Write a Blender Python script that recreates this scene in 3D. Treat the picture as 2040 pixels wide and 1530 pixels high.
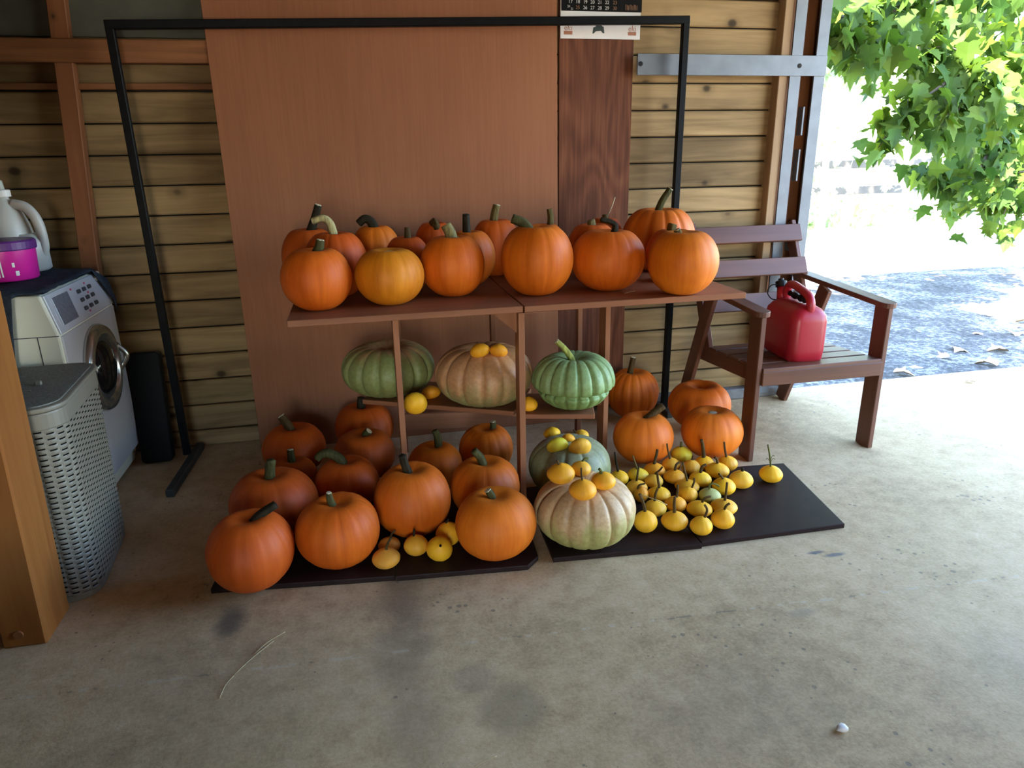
import bpy, bmesh, math, random
from mathutils import Vector, Matrix, noise

# ------------------------------------------------------------------ clear
for o in list(bpy.data.objects):
    bpy.data.objects.remove(o)
scene = bpy.context.scene
COL = scene.collection

# ------------------------------------------------------------------ camera
CAM_H = 1.38
F_PX = 1390.0
PITCH, ROLL, YAW = math.radians(18.2), math.radians(-1.04), math.radians(12.13)
def cam_matrix():
    right = Vector((math.cos(YAW), -math.sin(YAW), 0))
    fwd = Vector((math.sin(YAW)*math.cos(PITCH), math.cos(YAW)*math.cos(PITCH), -math.sin(PITCH)))
    down = fwd.cross(right)
    c, s = math.cos(ROLL), math.sin(ROLL)
    r2 = right*c - down*s
    d2 = right*s + down*c
    m = Matrix((r2, -d2, -fwd)).transposed().to_4x4()
    m.translation = Vector((0, 0, CAM_H))
    return m
cam_data = bpy.data.cameras.new('camera')
cam_data.sensor_fit = 'HORIZONTAL'
cam_data.sensor_width = 36.0
cam_data.lens = F_PX/2040.0*36.0
cam_data.clip_start = 0.05
cam_data.clip_end = 200
camera = bpy.data.objects.new('camera', cam_data)
camera.matrix_world = cam_matrix()
COL.objects.link(camera)
scene.camera = camera

# ------------------------------------------------------------------ world, sun, exposure
world = bpy.data.worlds.new('sky')
scene.world = world
world.use_nodes = True
wn = world.node_tree
wn.nodes.clear()
w_out = wn.nodes.new('ShaderNodeOutputWorld')
w_bg = wn.nodes.new('ShaderNodeBackground')
w_sky = wn.nodes.new('ShaderNodeTexSky')
w_sky.sky_type = 'NISHITA'
w_sky.sun_disc = False
w_sky.sun_elevation = math.radians(50)
w_sky.sun_rotation = math.radians(222)
w_sky.air_density = 1.2
w_sky.dust_density = 1.2
w_sky.ozone_density = 3.0
w_bg.inputs['Strength'].default_value = 0.42
wn.links.new(w_sky.outputs[0], w_bg.inputs[0])
wn.links.new(w_bg.outputs[0], w_out.inputs[0])

sun_data = bpy.data.lights.new('sun', 'SUN')
sun_data.energy = 11.0
sun_data.angle = math.radians(0.6)
sun_data.color = (1.0, 0.86, 0.64)
sun = bpy.data.objects.new('sun', sun_data)
sun.rotation_euler = Vector((0.72, 0.78, -1.05)).to_track_quat('-Z', 'Y').to_euler()
sun.location = (-9, -10, 15)
COL.objects.link(sun)

def portal(name, loc, rot, sx, sy):
    d = bpy.data.lights.new(name, 'AREA')
    d.shape = 'RECTANGLE'; d.size = sx; d.size_y = sy
    d.cycles.is_portal = True
    o = bpy.data.objects.new(name, d)
    o.location = loc; o.rotation_euler = rot
    COL.objects.link(o)
portal('door_portal', (2.88, 3.66, 1.22), (math.radians(-90), 0, 0), 0.94, 2.45)
FRONT_X0, FRONT_X1, FRONT_Z = -1.5, 0.0, 1.95      # way in behind the camera
SIDE_Y0 = 0.4                                     # open bay in the right-hand wall runs from here to the back corner
portal('front_portal', ((FRONT_X0+FRONT_X1)/2, -4.06, FRONT_Z/2), (math.radians(90), 0, 0), FRONT_X1-FRONT_X0, FRONT_Z)
portal('side_portal', (3.34, (SIDE_Y0+3.6)/2, 1.22), (0, math.radians(90), 0), 2.45, 3.6-SIDE_Y0)

scene.view_settings.view_transform = 'Standard'
scene.view_settings.look = 'None'
scene.view_settings.gamma = 1.0
scene.view_settings.use_curve_mapping = False
scene.view_settings.exposure = 2.92

# ------------------------------------------------------------------ materials
def new_mat(name):
    m = bpy.data.materials.new(name)
    m.use_nodes = True
    nt = m.node_tree
    b = nt.nodes['Principled BSDF']
    return m, nt, b
def N(nt, typ, **kw):
    n = nt.nodes.new(typ)
    for k, v in kw.items():
        if k.startswith('i_'):
            n.inputs[k[2:].replace('_', ' ')].default_value = v
        else:
            setattr(n, k, v)
    return n
def ramp(nt, stops, src=None, interp='LINEAR'):
    r = nt.nodes.new('ShaderNodeValToRGB')
    r.color_ramp.interpolation = interp
    e = r.color_ramp.elements
    while len(e) > 1: e.remove(e[-1])
    e[0].position, e[0].color = stops[0][0], (*stops[0][1], 1)
    for p, c in stops[1:]:
        x = e.new(p); x.color = (*c, 1)
    if src is not None: nt.links.new(src, r.inputs[0])
    return r
def coords(nt, scale=(1, 1, 1), kind='Object', rand=False):
    tc = nt.nodes.new('ShaderNodeTexCoord')
    mp = nt.nodes.new('ShaderNodeMapping')
    mp.inputs['Scale'].default_value = scale
    nt.links.new(tc.outputs[kind], mp.inputs['Vector'])
    if rand:
        oi = nt.nodes.new('ShaderNodeObjectInfo')
        mu = N(nt, 'ShaderNodeMath', operation='MULTIPLY'); mu.inputs[1].default_value = 37.0
        nt.links.new(oi.outputs['Random'], mu.inputs[0])
        cx = nt.nodes.new('ShaderNodeCombineXYZ')
        nt.links.new(mu.outputs[0], cx.inputs[0]); nt.links.new(mu.outputs[0], cx.inputs[1]); nt.links.new(mu.outputs[0], cx.inputs[2])
        nt.links.new(cx.outputs[0], mp.inputs['Location'])
    return mp.outputs[0]
def noise_tex(nt, vec, scale, detail=4, rough=0.55, dist=0.0):
    n = N(nt, 'ShaderNodeTexNoise')
    n.inputs['Scale'].default_value = scale
    n.inputs['Detail'].default_value = detail
    n.inputs['Roughness'].default_value = rough
    n.inputs['Distortion'].default_value = dist
    nt.links.new(vec, n.inputs['Vector'])
    return n.outputs['Fac']
def mix(nt, fac, a, b, mode='MIX'):
    m = N(nt, 'ShaderNodeMix', data_type='RGBA', blend_type=mode)
    for sock, v in ((0, fac), (6, a), (7, b)):
        if hasattr(v, 'node'): nt.links.new(v, m.inputs[sock])
        elif isinstance(v, (int, float)): m.inputs[sock].default_value = v
        else: m.inputs[sock].default_value = (*v, 1)
    return m.outputs[2]
def math_node(nt, op, a, b=None, clamp=False):
    m = N(nt, 'ShaderNodeMath', operation=op, use_clamp=clamp)
    for i, v in enumerate((a, b)):
        if v is None: continue
        if hasattr(v, 'node'): nt.links.new(v, m.inputs[i])
        else: m.inputs[i].default_value = v
    return m.outputs[0]
def bump(nt, b, height, strength=0.3, dist=0.01):
    n = N(nt, 'ShaderNodeBump')
    n.inputs['Strength'].default_value = strength
    n.inputs['Distance'].default_value = dist
    nt.links.new(height, n.inputs['Height'])
    nt.links.new(n.outputs[0], b.inputs['Normal'])

def plain(name, col, rough=0.5, metal=0.0, var=0.12, scale=8.0, bumpy=0.0, spec=0.5):
    m, nt, b = new_mat(name)
    v = coords(nt, rand=True)
    n = noise_tex(nt, v, scale, 5)
    dk = tuple(c*(1-var) for c in col); lt = tuple(min(1, c*(1+var)) for c in col)
    r = ramp(nt, [(0.3, dk), (0.7, lt)], n)
    nt.links.new(r.outputs[0], b.inputs['Base Color'])
    b.inputs['Roughness'].default_value = rough
    b.inputs['Metallic'].default_value = metal
    b.inputs['Specular IOR Level'].default_value = spec
    if bumpy: bump(nt, b, n, bumpy, 0.004)
    return m

def wood(name, dark, light, axis='X', rough=0.65, grain=1.0, knots=0.0, knot_col=(0.02, 0.012, 0.006), spec=0.16, hue_var=0.25):
    """grain runs along the object's own axis"""
    m, nt, b = new_mat(name)
    s = {'X': (0.9, 14, 14), 'Y': (14, 0.9, 14), 'Z': (14, 14, 0.9)}[axis]
    v = coords(nt, tuple(k*grain for k in s), rand=True)
    n1 = noise_tex(nt, v, 1.0, 6, 0.62, 0.8)
    s2 = {'X': (1.2, 4.5, 4.5), 'Y': (4.5, 1.2, 4.5), 'Z': (4.5, 4.5, 1.2)}[axis]
    v2 = coords(nt, s2, rand=True)
    n2 = noise_tex(nt, v2, 1.3, 3, 0.5, 0.3)
    fac = math_node(nt, 'ADD', math_node(nt, 'MULTIPLY', n1, 0.6), math_node(nt, 'MULTIPLY', n2, 0.4))
    r = ramp(nt, [(0.34, dark), (0.62, light)], fac)
    col = r.outputs[0]
    oi = nt.nodes.new('ShaderNodeObjectInfo')
    rb = ramp(nt, [(0, (1-hue_var,)*3), (1, (1+hue_var*0.6,)*3)], oi.outputs['Random'])
    col = mix(nt, 1.0, col, rb.outputs[0], 'MULTIPLY')
    if knots > 0:
        s3 = {'X': (4.0, 5.2, 5.2), 'Z': (5.2, 5.2, 4.0), 'Y': (5.2, 4.0, 5.2)}[axis]
        v3 = coords(nt, s3, rand=True)
        vo = N(nt, 'ShaderNodeTexVoronoi', feature='F1')
        vo.inputs['Scale'].default_value = 1.0
        nt.links.new(v3, vo.inputs['Vector'])
        kr = ramp(nt, [(0.0, (0.95, 0.95, 0.95)), (0.07*knots, (0.85, 0.85, 0.85)), (0.12*knots, (0.25, 0.25, 0.25)), (0.24*knots, (0, 0, 0))], vo.outputs['Distance'])
        col = mix(nt, kr.outputs[0], col, knot_col)
    nt.links.new(col, b.inputs['Base Color'])
    b.inputs['Roughness'].default_value = rough
    b.inputs['Specular IOR Level'].default_value = spec
    bump(nt, b, n1, 0.25, 0.002)
    return m

MAT = {}
MAT['plank'] = wood('weathered_plank', (0.13, 0.08, 0.034), (0.36, 0.235, 0.11), 'X', 0.7, 1.0, 1.0)
MAT['stud'] = wood('stained_timber', (0.13, 0.045, 0.018), (0.27, 0.105, 0.045), 'Z', 0.55, 1.0, 0.5)
MAT['beam'] = wood('stained_beam', (0.12, 0.045, 0.018), (0.27, 0.11, 0.045), 'X', 0.6, 1.0, 0.5)
MAT['jambwood'] = wood('bare_jamb_timber', (0.28, 0.17, 0.09), (0.45, 0.29, 0.16), 'Z', 0.65, 1.0, 0.0)
MAT['nearpost'] = wood('orange_stained_post', (0.25, 0.085, 0.02), (0.40, 0.155, 0.04), 'Z', 0.5, 1.0, 0.0)
MAT['shelfwood'] = wood('brown_shelf_board', (0.22, 0.085, 0.042), (0.33, 0.135, 0.068), 'X', 0.5, 0.8, 0.0, hue_var=0.08)
MAT['shelfpost'] = wood('brown_shelf_post', (0.22, 0.085, 0.042), (0.35, 0.145, 0.07), 'Z', 0.5, 0.8, 0.0, hue_var=0.08)
MAT['chair'] = wood('brown_chair_slat', (0.085, 0.030, 0.015), (0.14, 0.052, 0.026), 'X', 0.45, 1.0, 0.0, spec=0.35, hue_var=0.12)
MAT['chairleg'] = wood('brown_chair_leg', (0.085, 0.03, 0.017), (0.14, 0.055, 0.032), 'Z', 0.45, 1.0, 0.0, spec=0.35, hue_var=0.12)
MAT['darkboard'] = plain('dark_brown_board', (0.020, 0.0095, 0.009), 0.55, 0, 0.25, 14, 0.05, 0.16)
MAT['blackmetal'] = plain('black_painted_steel', (0.0045, 0.0045, 0.0052), 0.5, 0, 0.3, 20, 0.05, 0.1)
MAT['footmetal'] = plain('scuffed_steel_foot', (0.05, 0.055, 0.05), 0.5, 0.2, 0.3, 20, 0.05)
MAT['steel'] = plain('galvanised_steel', (0.125, 0.133, 0.148), 0.5, 0.25, 0.14, 10, 0.06)
MAT['slot'] = plain('dark_gap', (0.01, 0.008, 0.007), 0.9)
MAT['greypanel'] = plain('dark_grey_wall_board', (0.085, 0.085, 0.065), 0.8, 0, 0.2, 5)
MAT['darkwood'] = wood('dark_ceiling_board', (0.05, 0.025, 0.014), (0.11, 0.06, 0.035), 'X', 0.7, 1.0)
MAT['kerb'] = plain('grey_sill', (0.14, 0.13, 0.12), 0.85, 0, 0.25, 18, 0.3)
MAT['washwhite'] = plain('white_enamel', (0.82, 0.79, 0.62), 0.35, 0, 0.03, 4)
MAT['washgrey'] = plain('pale_grey_panel', (0.50, 0.49, 0.50), 0.35, 0, 0.04, 4)
MAT['chrome'] = plain('chrome_ring', (0.55, 0.55, 0.53), 0.2, 0.9, 0.05)
MAT['rubber'] = plain('dark_grey_rubber', (0.05, 0.05, 0.052), 0.6)
MAT['portglass'] = plain('dark_door_glass', (0.008, 0.008, 0.009), 0.08, 0, 0.1)
MAT['display'] = plain('grey_display', (0.16, 0.16, 0.18), 0.25, 0, 0.15, 60)
MAT['pinkled'] = plain('pink_mark', (0.55, 0.08, 0.16), 0.5)
MAT['cloth'] = plain('navy_cloth', (0.035, 0.042, 0.055), 0.95, 0, 0.3, 60, 0.4, 0.1)
MAT['basket'] = plain('grey_plastic', (0.22, 0.20, 0.155), 0.42, 0, 0.05, 6)
MAT['basketlid'] = plain('grey_textured_lid', (0.16, 0.16, 0.14), 0.55, 0, 0.5, 160, 0.5)
MAT['magenta'] = plain('magenta_plastic', (0.62, 0.015, 0.28), 0.35, 0, 0.08)
MAT['purple'] = plain('purple_lid', (0.10, 0.02, 0.16), 0.4)
MAT['labelwhite'] = plain('white_print', (0.72, 0.70, 0.68), 0.5)
MAT['teal'] = plain('teal_plastic', (0.10, 0.38, 0.36), 0.4)
MAT['green'] = plain('green_print', (0.03, 0.16, 0.07), 0.5)
MAT['red'] = plain('red_polyethylene', (0.36, 0.010, 0.02), 0.38, 0, 0.06, 5, 0.02)
MAT['black'] = plain('black_plastic', (0.005, 0.005, 0.0055), 0.45, spec=0.2)
MAT['paper'] = plain('white_paper', (0.72, 0.68, 0.66), 0.7, 0, 0.03)
MAT['ink'] = plain('black_print', (0.006, 0.0055, 0.0055), 0.7, spec=0.1)
MAT['calwhite'] = plain('pale_print', (0.55, 0.53, 0.50), 0.6)
MAT['calbrown'] = plain('brown_print', (0.22, 0.10, 0.04), 0.6)
MAT['calrust'] = plain('rust_print', (0.36, 0.14, 0.08), 0.6)
MAT['darkgreenink'] = plain('dark_green_print', (0.02, 0.035, 0.03), 0.6)
MAT['straw'] = plain('dry_straw', (0.38, 0.30, 0.17), 0.8, 0, 0.25, 30)
MAT['bark'] = plain('grey_bark', (0.10, 0.085, 0.07), 0.9, 0, 0.35, 12, 0.6)
MAT['palebark'] = plain('pale_bark', (0.42, 0.38, 0.33), 0.9, 0, 0.25, 12, 0.5)
MAT['fence'] = plain('weathered_rail', (0.11, 0.10, 0.095), 0.8, 0, 0.2, 6, 0.2)
MAT['dryleaf'] = plain('dry_leaf', (0.40, 0.28, 0.17), 0.8, 0, 0.4, 9)

# jug: milky translucent plastic
m, nt, b = new_mat('milky_plastic')
b.inputs['Base Color'].default_value = (0.62, 0.60, 0.56, 1)
b.inputs['Roughness'].default_value = 0.4
b.inputs['Transmission Weight'].default_value = 0.25
b.inputs['Subsurface Weight'].default_value = 0.1
MAT['milky'] = m

# brown leaning panel: fine vertical grain on a pinkish brown
m, nt, b = new_mat('brown_veneer_panel')
v = coords(nt, (60, 60, 2.2))
n1 = noise_tex(nt, v, 1.5, 5, 0.6)
n2 = noise_tex(nt, coords(nt, (2, 2, 0.8)), 1.2, 3)
f = math_node(nt, 'ADD', math_node(nt, 'MULTIPLY', n1, 0.45), math_node(nt, 'MULTIPLY', n2, 0.55))
r = ramp(nt, [(0.35, (0.245, 0.095, 0.045)), (0.65, (0.315, 0.124, 0.060))], f)
nt.links.new(r.outputs[0], b.inputs['Base Color'])
b.inputs['Roughness'].default_value = 0.6
b.inputs['Specular IOR Level'].default_value = 0.15
bump(nt, b, n1, 0.06, 0.001)
MAT['panel'] = m

# plywood plank with cathedral figure
m, nt, b = new_mat('stained_plywood')
v = coords(nt, (4.2, 4.2, 0.85))
n0 = noise_tex(nt, v, 1.0, 1.5, 0.4, 0.3)
rings = math_node(nt, 'MULTIPLY', n0, 75.0)
sn = math_node(nt, 'SINE', rings)
fine = noise_tex(nt, coords(nt, (70, 70, 2.5)), 1.0, 4, 0.6)
f = math_node(nt, 'ADD', math_node(nt, 'MULTIPLY', sn, 0.085), math_node(nt, 'MULTIPLY', fine, 0.85))
r = ramp(nt, [(0.28, (0.09, 0.029, 0.013)), (0.48, (0.14, 0.046, 0.021)), (0.66, (0.185, 0.066, 0.030))], f)
vo = N(nt, 'ShaderNodeTexVoronoi', feature='F1'); vo.inputs['Scale'].default_value = 1.0
nt.links.new(coords(nt, (7, 7, 4.5)), vo.inputs['Vector'])
kr = ramp(nt, [(0.0, (0.9, 0.9, 0.9)), (0.06, (0.6, 0.6, 0.6)), (0.14, (0, 0, 0))], vo.outputs['Distance'])
col = mix(nt, kr.outputs[0], r.outputs[0], (0.07, 0.026, 0.016))
nt.links.new(col, b.inputs['Base Color'])
b.inputs['Roughness'].default_value = 0.6
b.inputs['Specular IOR Level'].default_value = 0.15
bump(nt, b, f, 0.08, 0.001)
MAT['plywood'] = m

# concrete slab with stains, a painted shadow streak, pits and a cast joint
def blob(nt, vec_xyz, cx, cy, rx, ry, soft, wob):
    """soft-edged irregular patch for stains and the painted shadow, in world floor coordinates"""
    sep = nt.nodes.new('ShaderNodeSeparateXYZ'); nt.links.new(vec_xyz, sep.inputs[0])
    dx = math_node(nt, 'DIVIDE', math_node(nt, 'SUBTRACT', sep.outputs[0], cx), rx)
    dy = math_node(nt, 'DIVIDE', math_node(nt, 'SUBTRACT', sep.outputs[1], cy), ry)
    d = math_node(nt, 'SQRT', math_node(nt, 'ADD', math_node(nt, 'MULTIPLY', dx, dx), math_node(nt, 'MULTIPLY', dy, dy)))
    d = math_node(nt, 'ADD', d, math_node(nt, 'MULTIPLY', wob, 2.0))
    mr = N(nt, 'ShaderNodeMapRange', interpolation_type='SMOOTHSTEP')
    nt.links.new(d, mr.inputs[0])
    mr.inputs[1].default_value = 1.0 + soft; mr.inputs[2].default_value = 1.0 - soft
    mr.inputs[3].default_value = 0.0; mr.inputs[4].default_value = 1.0
    return mr.outputs[0]
m, nt, b = new_mat('worn_concrete')
v = coords(nt)
n1 = noise_tex(nt, v, 1.1, 6, 0.6)
n2 = noise_tex(nt, v, 14, 8, 0.7)
n3 = noise_tex(nt, v, 90, 4, 0.7)
f = math_node(nt, 'ADD', math_node(nt, 'ADD', math_node(nt, 'MULTIPLY', n1, 0.4), math_node(nt, 'MULTIPLY', n2, 0.35)), math_node(nt, 'MULTIPLY', n3, 0.25))
r = ramp(nt, [(0.36, (0.30, 0.20, 0.10)), (0.49, (0.51, 0.362, 0.20)), (0.63, (0.68, 0.505, 0.31))], f)
col = r.outputs[0]
vo = N(nt, 'ShaderNodeTexVoronoi', feature='F1'); vo.inputs['Scale'].default_value = 26.0
nt.links.new(v, vo.inputs['Vector'])
gate = noise_tex(nt, v, 3.0, 3)
pit = math_node(nt, 'LESS_THAN', vo.outputs['Distance'], math_node(nt, 'MULTIPLY', math_node(nt, 'SUBTRACT', gate, 0.47), 1.1))
col = mix(nt, math_node(nt, 'MULTIPLY', pit, 0.6), col, (0.13, 0.115, 0.09))
wob = math_node(nt, 'SUBTRACT', noise_tex(nt, v, 5.0, 5, 0.65), 0.5)
for cx, cy, rx, ry, soft, stren, c in [
    (-0.49, 2.0, 0.040, 0.075, 0.7, 0.75, (0.05, 0.045, 0.042)),
    (0.045, 1.97, 0.065, 0.22, 0.85, 0.62, (0.13, 0.09, 0.062)),  # soft cast shadow of a standing person, painted into the concrete
    (0.045, 1.55, 0.07, 0.30, 0.9, 0.42, (0.17, 0.125, 0.085)),  # nearer part of the same painted shadow streak
    (0.285, 1.44, 0.085, 0.075, 0.4, 0.5, (0.24, 0.19, 0.115)),
    (0.215, 1.58, 0.05, 0.06, 0.5, 0.35, (0.20, 0.175, 0.13)),
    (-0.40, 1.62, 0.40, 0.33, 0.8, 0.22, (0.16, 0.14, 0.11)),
    (1.515, 1.915, 0.035, 0.010, 0.4, 0.8, (0.11, 0.11, 0.125)),
    (1.575, 1.885, 0.04, 0.012, 0.4, 0.8, (0.12, 0.12, 0.135)),
    (1.27, 1.62, 0.05, 0.02, 0.6, 0.35, (0.2, 0.18, 0.15)),
    (0.85, 1.30, 0.25, 0.16, 0.8, 0.22, (0.25, 0.2, 0.15)),
    (1.75, 1.25, 0.30, 0.14, 0.8, 0.15, (0.27, 0.24, 0.2))]:
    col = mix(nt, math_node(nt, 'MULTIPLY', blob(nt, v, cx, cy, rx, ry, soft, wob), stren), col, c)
# faint cast joint  y = 1.765 - 0.055*(x+0.41)
sep = nt.nodes.new('ShaderNodeSeparateXYZ'); nt.links.new(v, sep.inputs[0])
jl = math_node(nt, 'ABSOLUTE', math_node(nt, 'SUBTRACT', math_node(nt, 'ADD', sep.outputs[1], math_node(nt, 'MULTIPLY', sep.outputs[0], 0.055)),
               math_node(nt, 'ADD', 1.738, math_node(nt, 'MULTIPLY', wob, 0.012))))
jm = math_node(nt, 'MULTIPLY', math_node(nt, 'LESS_THAN', jl, 0.006), math_node(nt, 'MULTIPLY', math_node(nt, 'GREATER_THAN', n2, 0.53), 0.3))
col = mix(nt, jm, col, (0.5, 0.47, 0.38))
jd = math_node(nt, 'MULTIPLY', math_node(nt, 'LESS_THAN', jl, 0.004), math_node(nt, 'MULTIPLY', math_node(nt, 'LESS_THAN', n2, 0.42), 0.6))
col = mix(nt, jd, col, (0.16, 0.14, 0.10))
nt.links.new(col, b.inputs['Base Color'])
rr = ramp(nt, [(0.3, (0.62,)*3), (0.7, (0.8,)*3)], n2)
nt.links.new(rr.outputs[0], b.inputs['Roughness'])
b.inputs['Specular IOR Level'].default_value = 0.3
bump(nt, b, math_node(nt, 'ADD', n2, math_node(nt, 'MULTIPLY', n3, 0.5)), 0.22, 0.006)
MAT['concrete'] = m

# gravel / sunlit ground
m, nt, b = new_mat('gravel')
v = coords(nt)
n1 = noise_tex(nt, v, 24, 8, 0.8)
n2 = noise_tex(nt, v, 2.2, 4, 0.6)
f = math_node(nt, 'ADD', math_node(nt, 'MULTIPLY', n1, 0.65), math_node(nt, 'MULTIPLY', n2, 0.35))
r = ramp(nt, [(0.40, (0.010, 0.010, 0.012)), (0.5, (0.075, 0.074, 0.078)), (0.58, (0.30, 0.29, 0.28))], f)
nt.links.new(r.outputs[0], b.inputs['Base Color'])
b.inputs['Roughness'].default_value = 0.9
bump(nt, b, n1, 0.8, 0.02)
MAT['gravel'] = m
m, nt, b = new_mat('pale_dry_ground')
v = coords(nt)
n1 = noise_tex(nt, v, 12, 6, 0.7)
r = ramp(nt, [(0.35, (0.42, 0.40, 0.33)), (0.65, (0.62, 0.59, 0.50))], n1)
nt.links.new(r.outputs[0], b.inputs['Base Color'])
b.inputs['Roughness'].default_value = 0.95
MAT['dryground'] = m

# pumpkin and gourd skins take their hue from the object's own colour
def skin_mat(name, streak, rough, speck, coat=0.0, dark=(0.8, 0.62, 0.5)):
    m, nt, b = new_mat(name)
    oi = nt.nodes.new('ShaderNodeObjectInfo')
    uv = nt.nodes.new('ShaderNodeUVMap'); uv.uv_map = 'UVMap'
    mp = nt.nodes.new('ShaderNodeMapping'); mp.inputs['Scale'].default_value = (60, 2.5, 1)
    nt.links.new(uv.outputs[0], mp.inputs[0])
    st = noise_tex(nt, mp.outputs[0], 1.0, 3, 0.6)
    v = coords(nt, rand=True)
    lo = noise_tex(nt, v, 7, 4, 0.6)
    sp = noise_tex(nt, v, 130, 3, 0.7)
    f = math_node(nt, 'ADD', math_node(nt, 'MULTIPLY', st, streak), math_node(nt, 'MULTIPLY', lo, 1-streak))
    r = ramp(nt, [(0.32, dark), (0.62, (1.06, 1.08, 1.12))], f)
    col = mix(nt, 1.0, oi.outputs['Color'], r.outputs[0], 'MULTIPLY')
    spk = ramp(nt, [(0.66, (0, 0, 0)), (0.74, (1, 1, 1))], sp)
    col = mix(nt, math_node(nt, 'MULTIPLY', spk.outputs[0], speck), col, (0.45, 0.28, 0.14))
    nt.links.new(col, b.inputs['Base Color'])
    b.inputs['Roughness'].default_value = rough
    b.inputs['Specular IOR Level'].default_value = 0.3
    b.inputs['Coat Weight'].default_value = coat
    b.inputs['Coat Roughness'].default_value = 0.35
    bump(nt, b, st, 0.06, 0.003)
    return m
MAT['pumpkin'] = skin_mat('pumpkin_skin', 0.45, 0.55, 0.10)
MAT['gourd'] = skin_mat('gourd_skin', 0.3, 0.5, 0.05, dark=(0.9, 0.74, 0.6))
# big ribbed squashes: green below, blushing pink-orange above and between
def squash_mat(name, green, pink, lo, hi, blotch=0.5):
    m, nt, b = new_mat(name)
    uv = nt.nodes.new('ShaderNodeUVMap'); uv.uv_map = 'UVMap'
    sep = nt.nodes.new('ShaderNodeSeparateXYZ'); nt.links.new(uv.outputs[0], sep.inputs[0])
    v = coords(nt, rand=True)
    n = noise_tex(nt, v, 6, 4, 0.6)
    n2 = noise_tex(nt, v, 60, 5, 0.7)
    mp = nt.nodes.new('ShaderNodeMapping'); mp.inputs['Scale'].default_value = (26, 3, 1)
    nt.links.new(uv.outputs[0], mp.inputs[0])
    st = noise_tex(nt, mp.outputs[0], 1.0, 2, 0.5)
    f = math_node(nt, 'ADD', sep.outputs[1], math_node(nt, 'MULTIPLY', math_node(nt, 'SUBTRACT', n, 0.5), blotch))
    f = math_node(nt, 'ADD', f, math_node(nt, 'MULTIPLY', math_node(nt, 'SUBTRACT', st, 0.5), 0.5))
    mr = N(nt, 'ShaderNodeMapRange', interpolation_type='SMOOTHSTEP')
    nt.links.new(f, mr.inputs[0]); mr.inputs[1].default_value = lo; mr.inputs[2].default_value = hi
    col = mix(nt, mr.outputs[0], green, pink)
    sp = ramp(nt, [(0.40, (0.72, 0.66, 0.55)), (0.58, (1.05, 1.05, 1.05))], n2)
    col = mix(nt, 0.6, col, mix(nt, 1.0, col, sp.outputs[0], 'MULTIPLY'))
    nt.links.new(col, b.inputs['Base Color'])
    b.inputs['Roughness'].default_value = 0.5
    bump(nt, b, n2, 0.08, 0.003)
    return m
MAT['sq_M1'] = squash_mat('green_pink_squash', (0.26, 0.30, 0.10), (0.46, 0.24, 0.11), 0.62, 0.95)
MAT['sq_M2'] = squash_mat('pink_green_squash', (0.30, 0.30, 0.12), (0.55, 0.28, 0.125), 0.25, 0.62)
MAT['sq_M3'] = squash_mat('green_squash', (0.20, 0.31, 0.10), (0.27, 0.38, 0.16), 0.3, 0.9)
MAT['sq_P1'] = squash_mat('pale_pink_green_squash', (0.37, 0.35, 0.115), (0.56, 0.36, 0.185), 0.30, 0.70)
MAT['sq_P2'] = squash_mat('grey_green_squash', (0.16, 0.19, 0.065), (0.30, 0.31, 0.18), 0.35, 0.9)
# stems
m, nt, b = new_mat('stem_skin')
oi = nt.nodes.new('ShaderNodeObjectInfo')
v = coords(nt, (160, 160, 18), rand=True)
n = noise_tex(nt, v, 1.0, 4, 0.6)
r = ramp(nt, [(0.3, (0.5, 0.48, 0.4)), (0.7, (1.5, 1.45, 1.2))], n)
col = mix(nt, 1.0, oi.outputs['Color'], r.outputs[0], 'MULTIPLY')
nt.links.new(col, b.inputs['Base Color'])
b.inputs['Roughness'].default_value = 0.7
b.inputs['Specular IOR Level'].default_value = 0.15
bump(nt, b, n, 0.4, 0.002)
MAT['stem'] = m
MAT['cut'] = plain('dry_cut_face', (0.52, 0.46, 0.30), 0.8, 0, 0.2, 120)
# leaves
def leaf_mat(name, stops, trans=0.45):
    m, nt, b = new_mat(name)
    nt.nodes.remove(b)
    out = nt.nodes['Material Output']
    oi = nt.nodes.new('ShaderNodeObjectInfo')
    geo = nt.nodes.new('ShaderNodeNewGeometry')
    n = noise_tex(nt, geo.outputs['Position'], 3.1, 3, 0.6)
    f = math_node(nt, 'ADD', math_node(nt, 'MULTIPLY', oi.outputs['Random'], 0.5), math_node(nt, 'MULTIPLY', n, 0.5))
    isl = math_node(nt, 'MULTIPLY', geo.outputs['Random Per Island'], 0.5)
    f = math_node(nt, 'ADD', math_node(nt, 'MULTIPLY', f, 0.6), math_node(nt, 'MULTIPLY', isl, 0.8))
    r = ramp(nt, stops, f)
    d = nt.nodes.new('ShaderNodeBsdfPrincipled')
    d.inputs['Roughness'].default_value = 0.6
    d.inputs['Specular IOR Level'].default_value = 0.25
    nt.links.new(r.outputs[0], d.inputs['Base Color'])
    t = nt.nodes.new('ShaderNodeBsdfTranslucent')
    tc = mix(nt, 1.0, r.outputs[0], (1.35, 1.25, 0.55), 'MULTIPLY')
    nt.links.new(tc, t.inputs['Color'])
    ms = nt.nodes.new('ShaderNodeMixShader'); ms.inputs[0].default_value = trans
    nt.links.new(d.outputs[0], ms.inputs[1]); nt.links.new(t.outputs[0], ms.inputs[2])
    nt.links.new(ms.outputs[0], out.inputs['Surface'])
    return m
MAT['leaf'] = leaf_mat('maple_leaf', [(0.2, (0.026, 0.068, 0.016)), (0.5, (0.065, 0.125, 0.018)), (0.72, (0.145, 0.20, 0.025)), (0.92, (0.28, 0.24, 0.035))])
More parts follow.
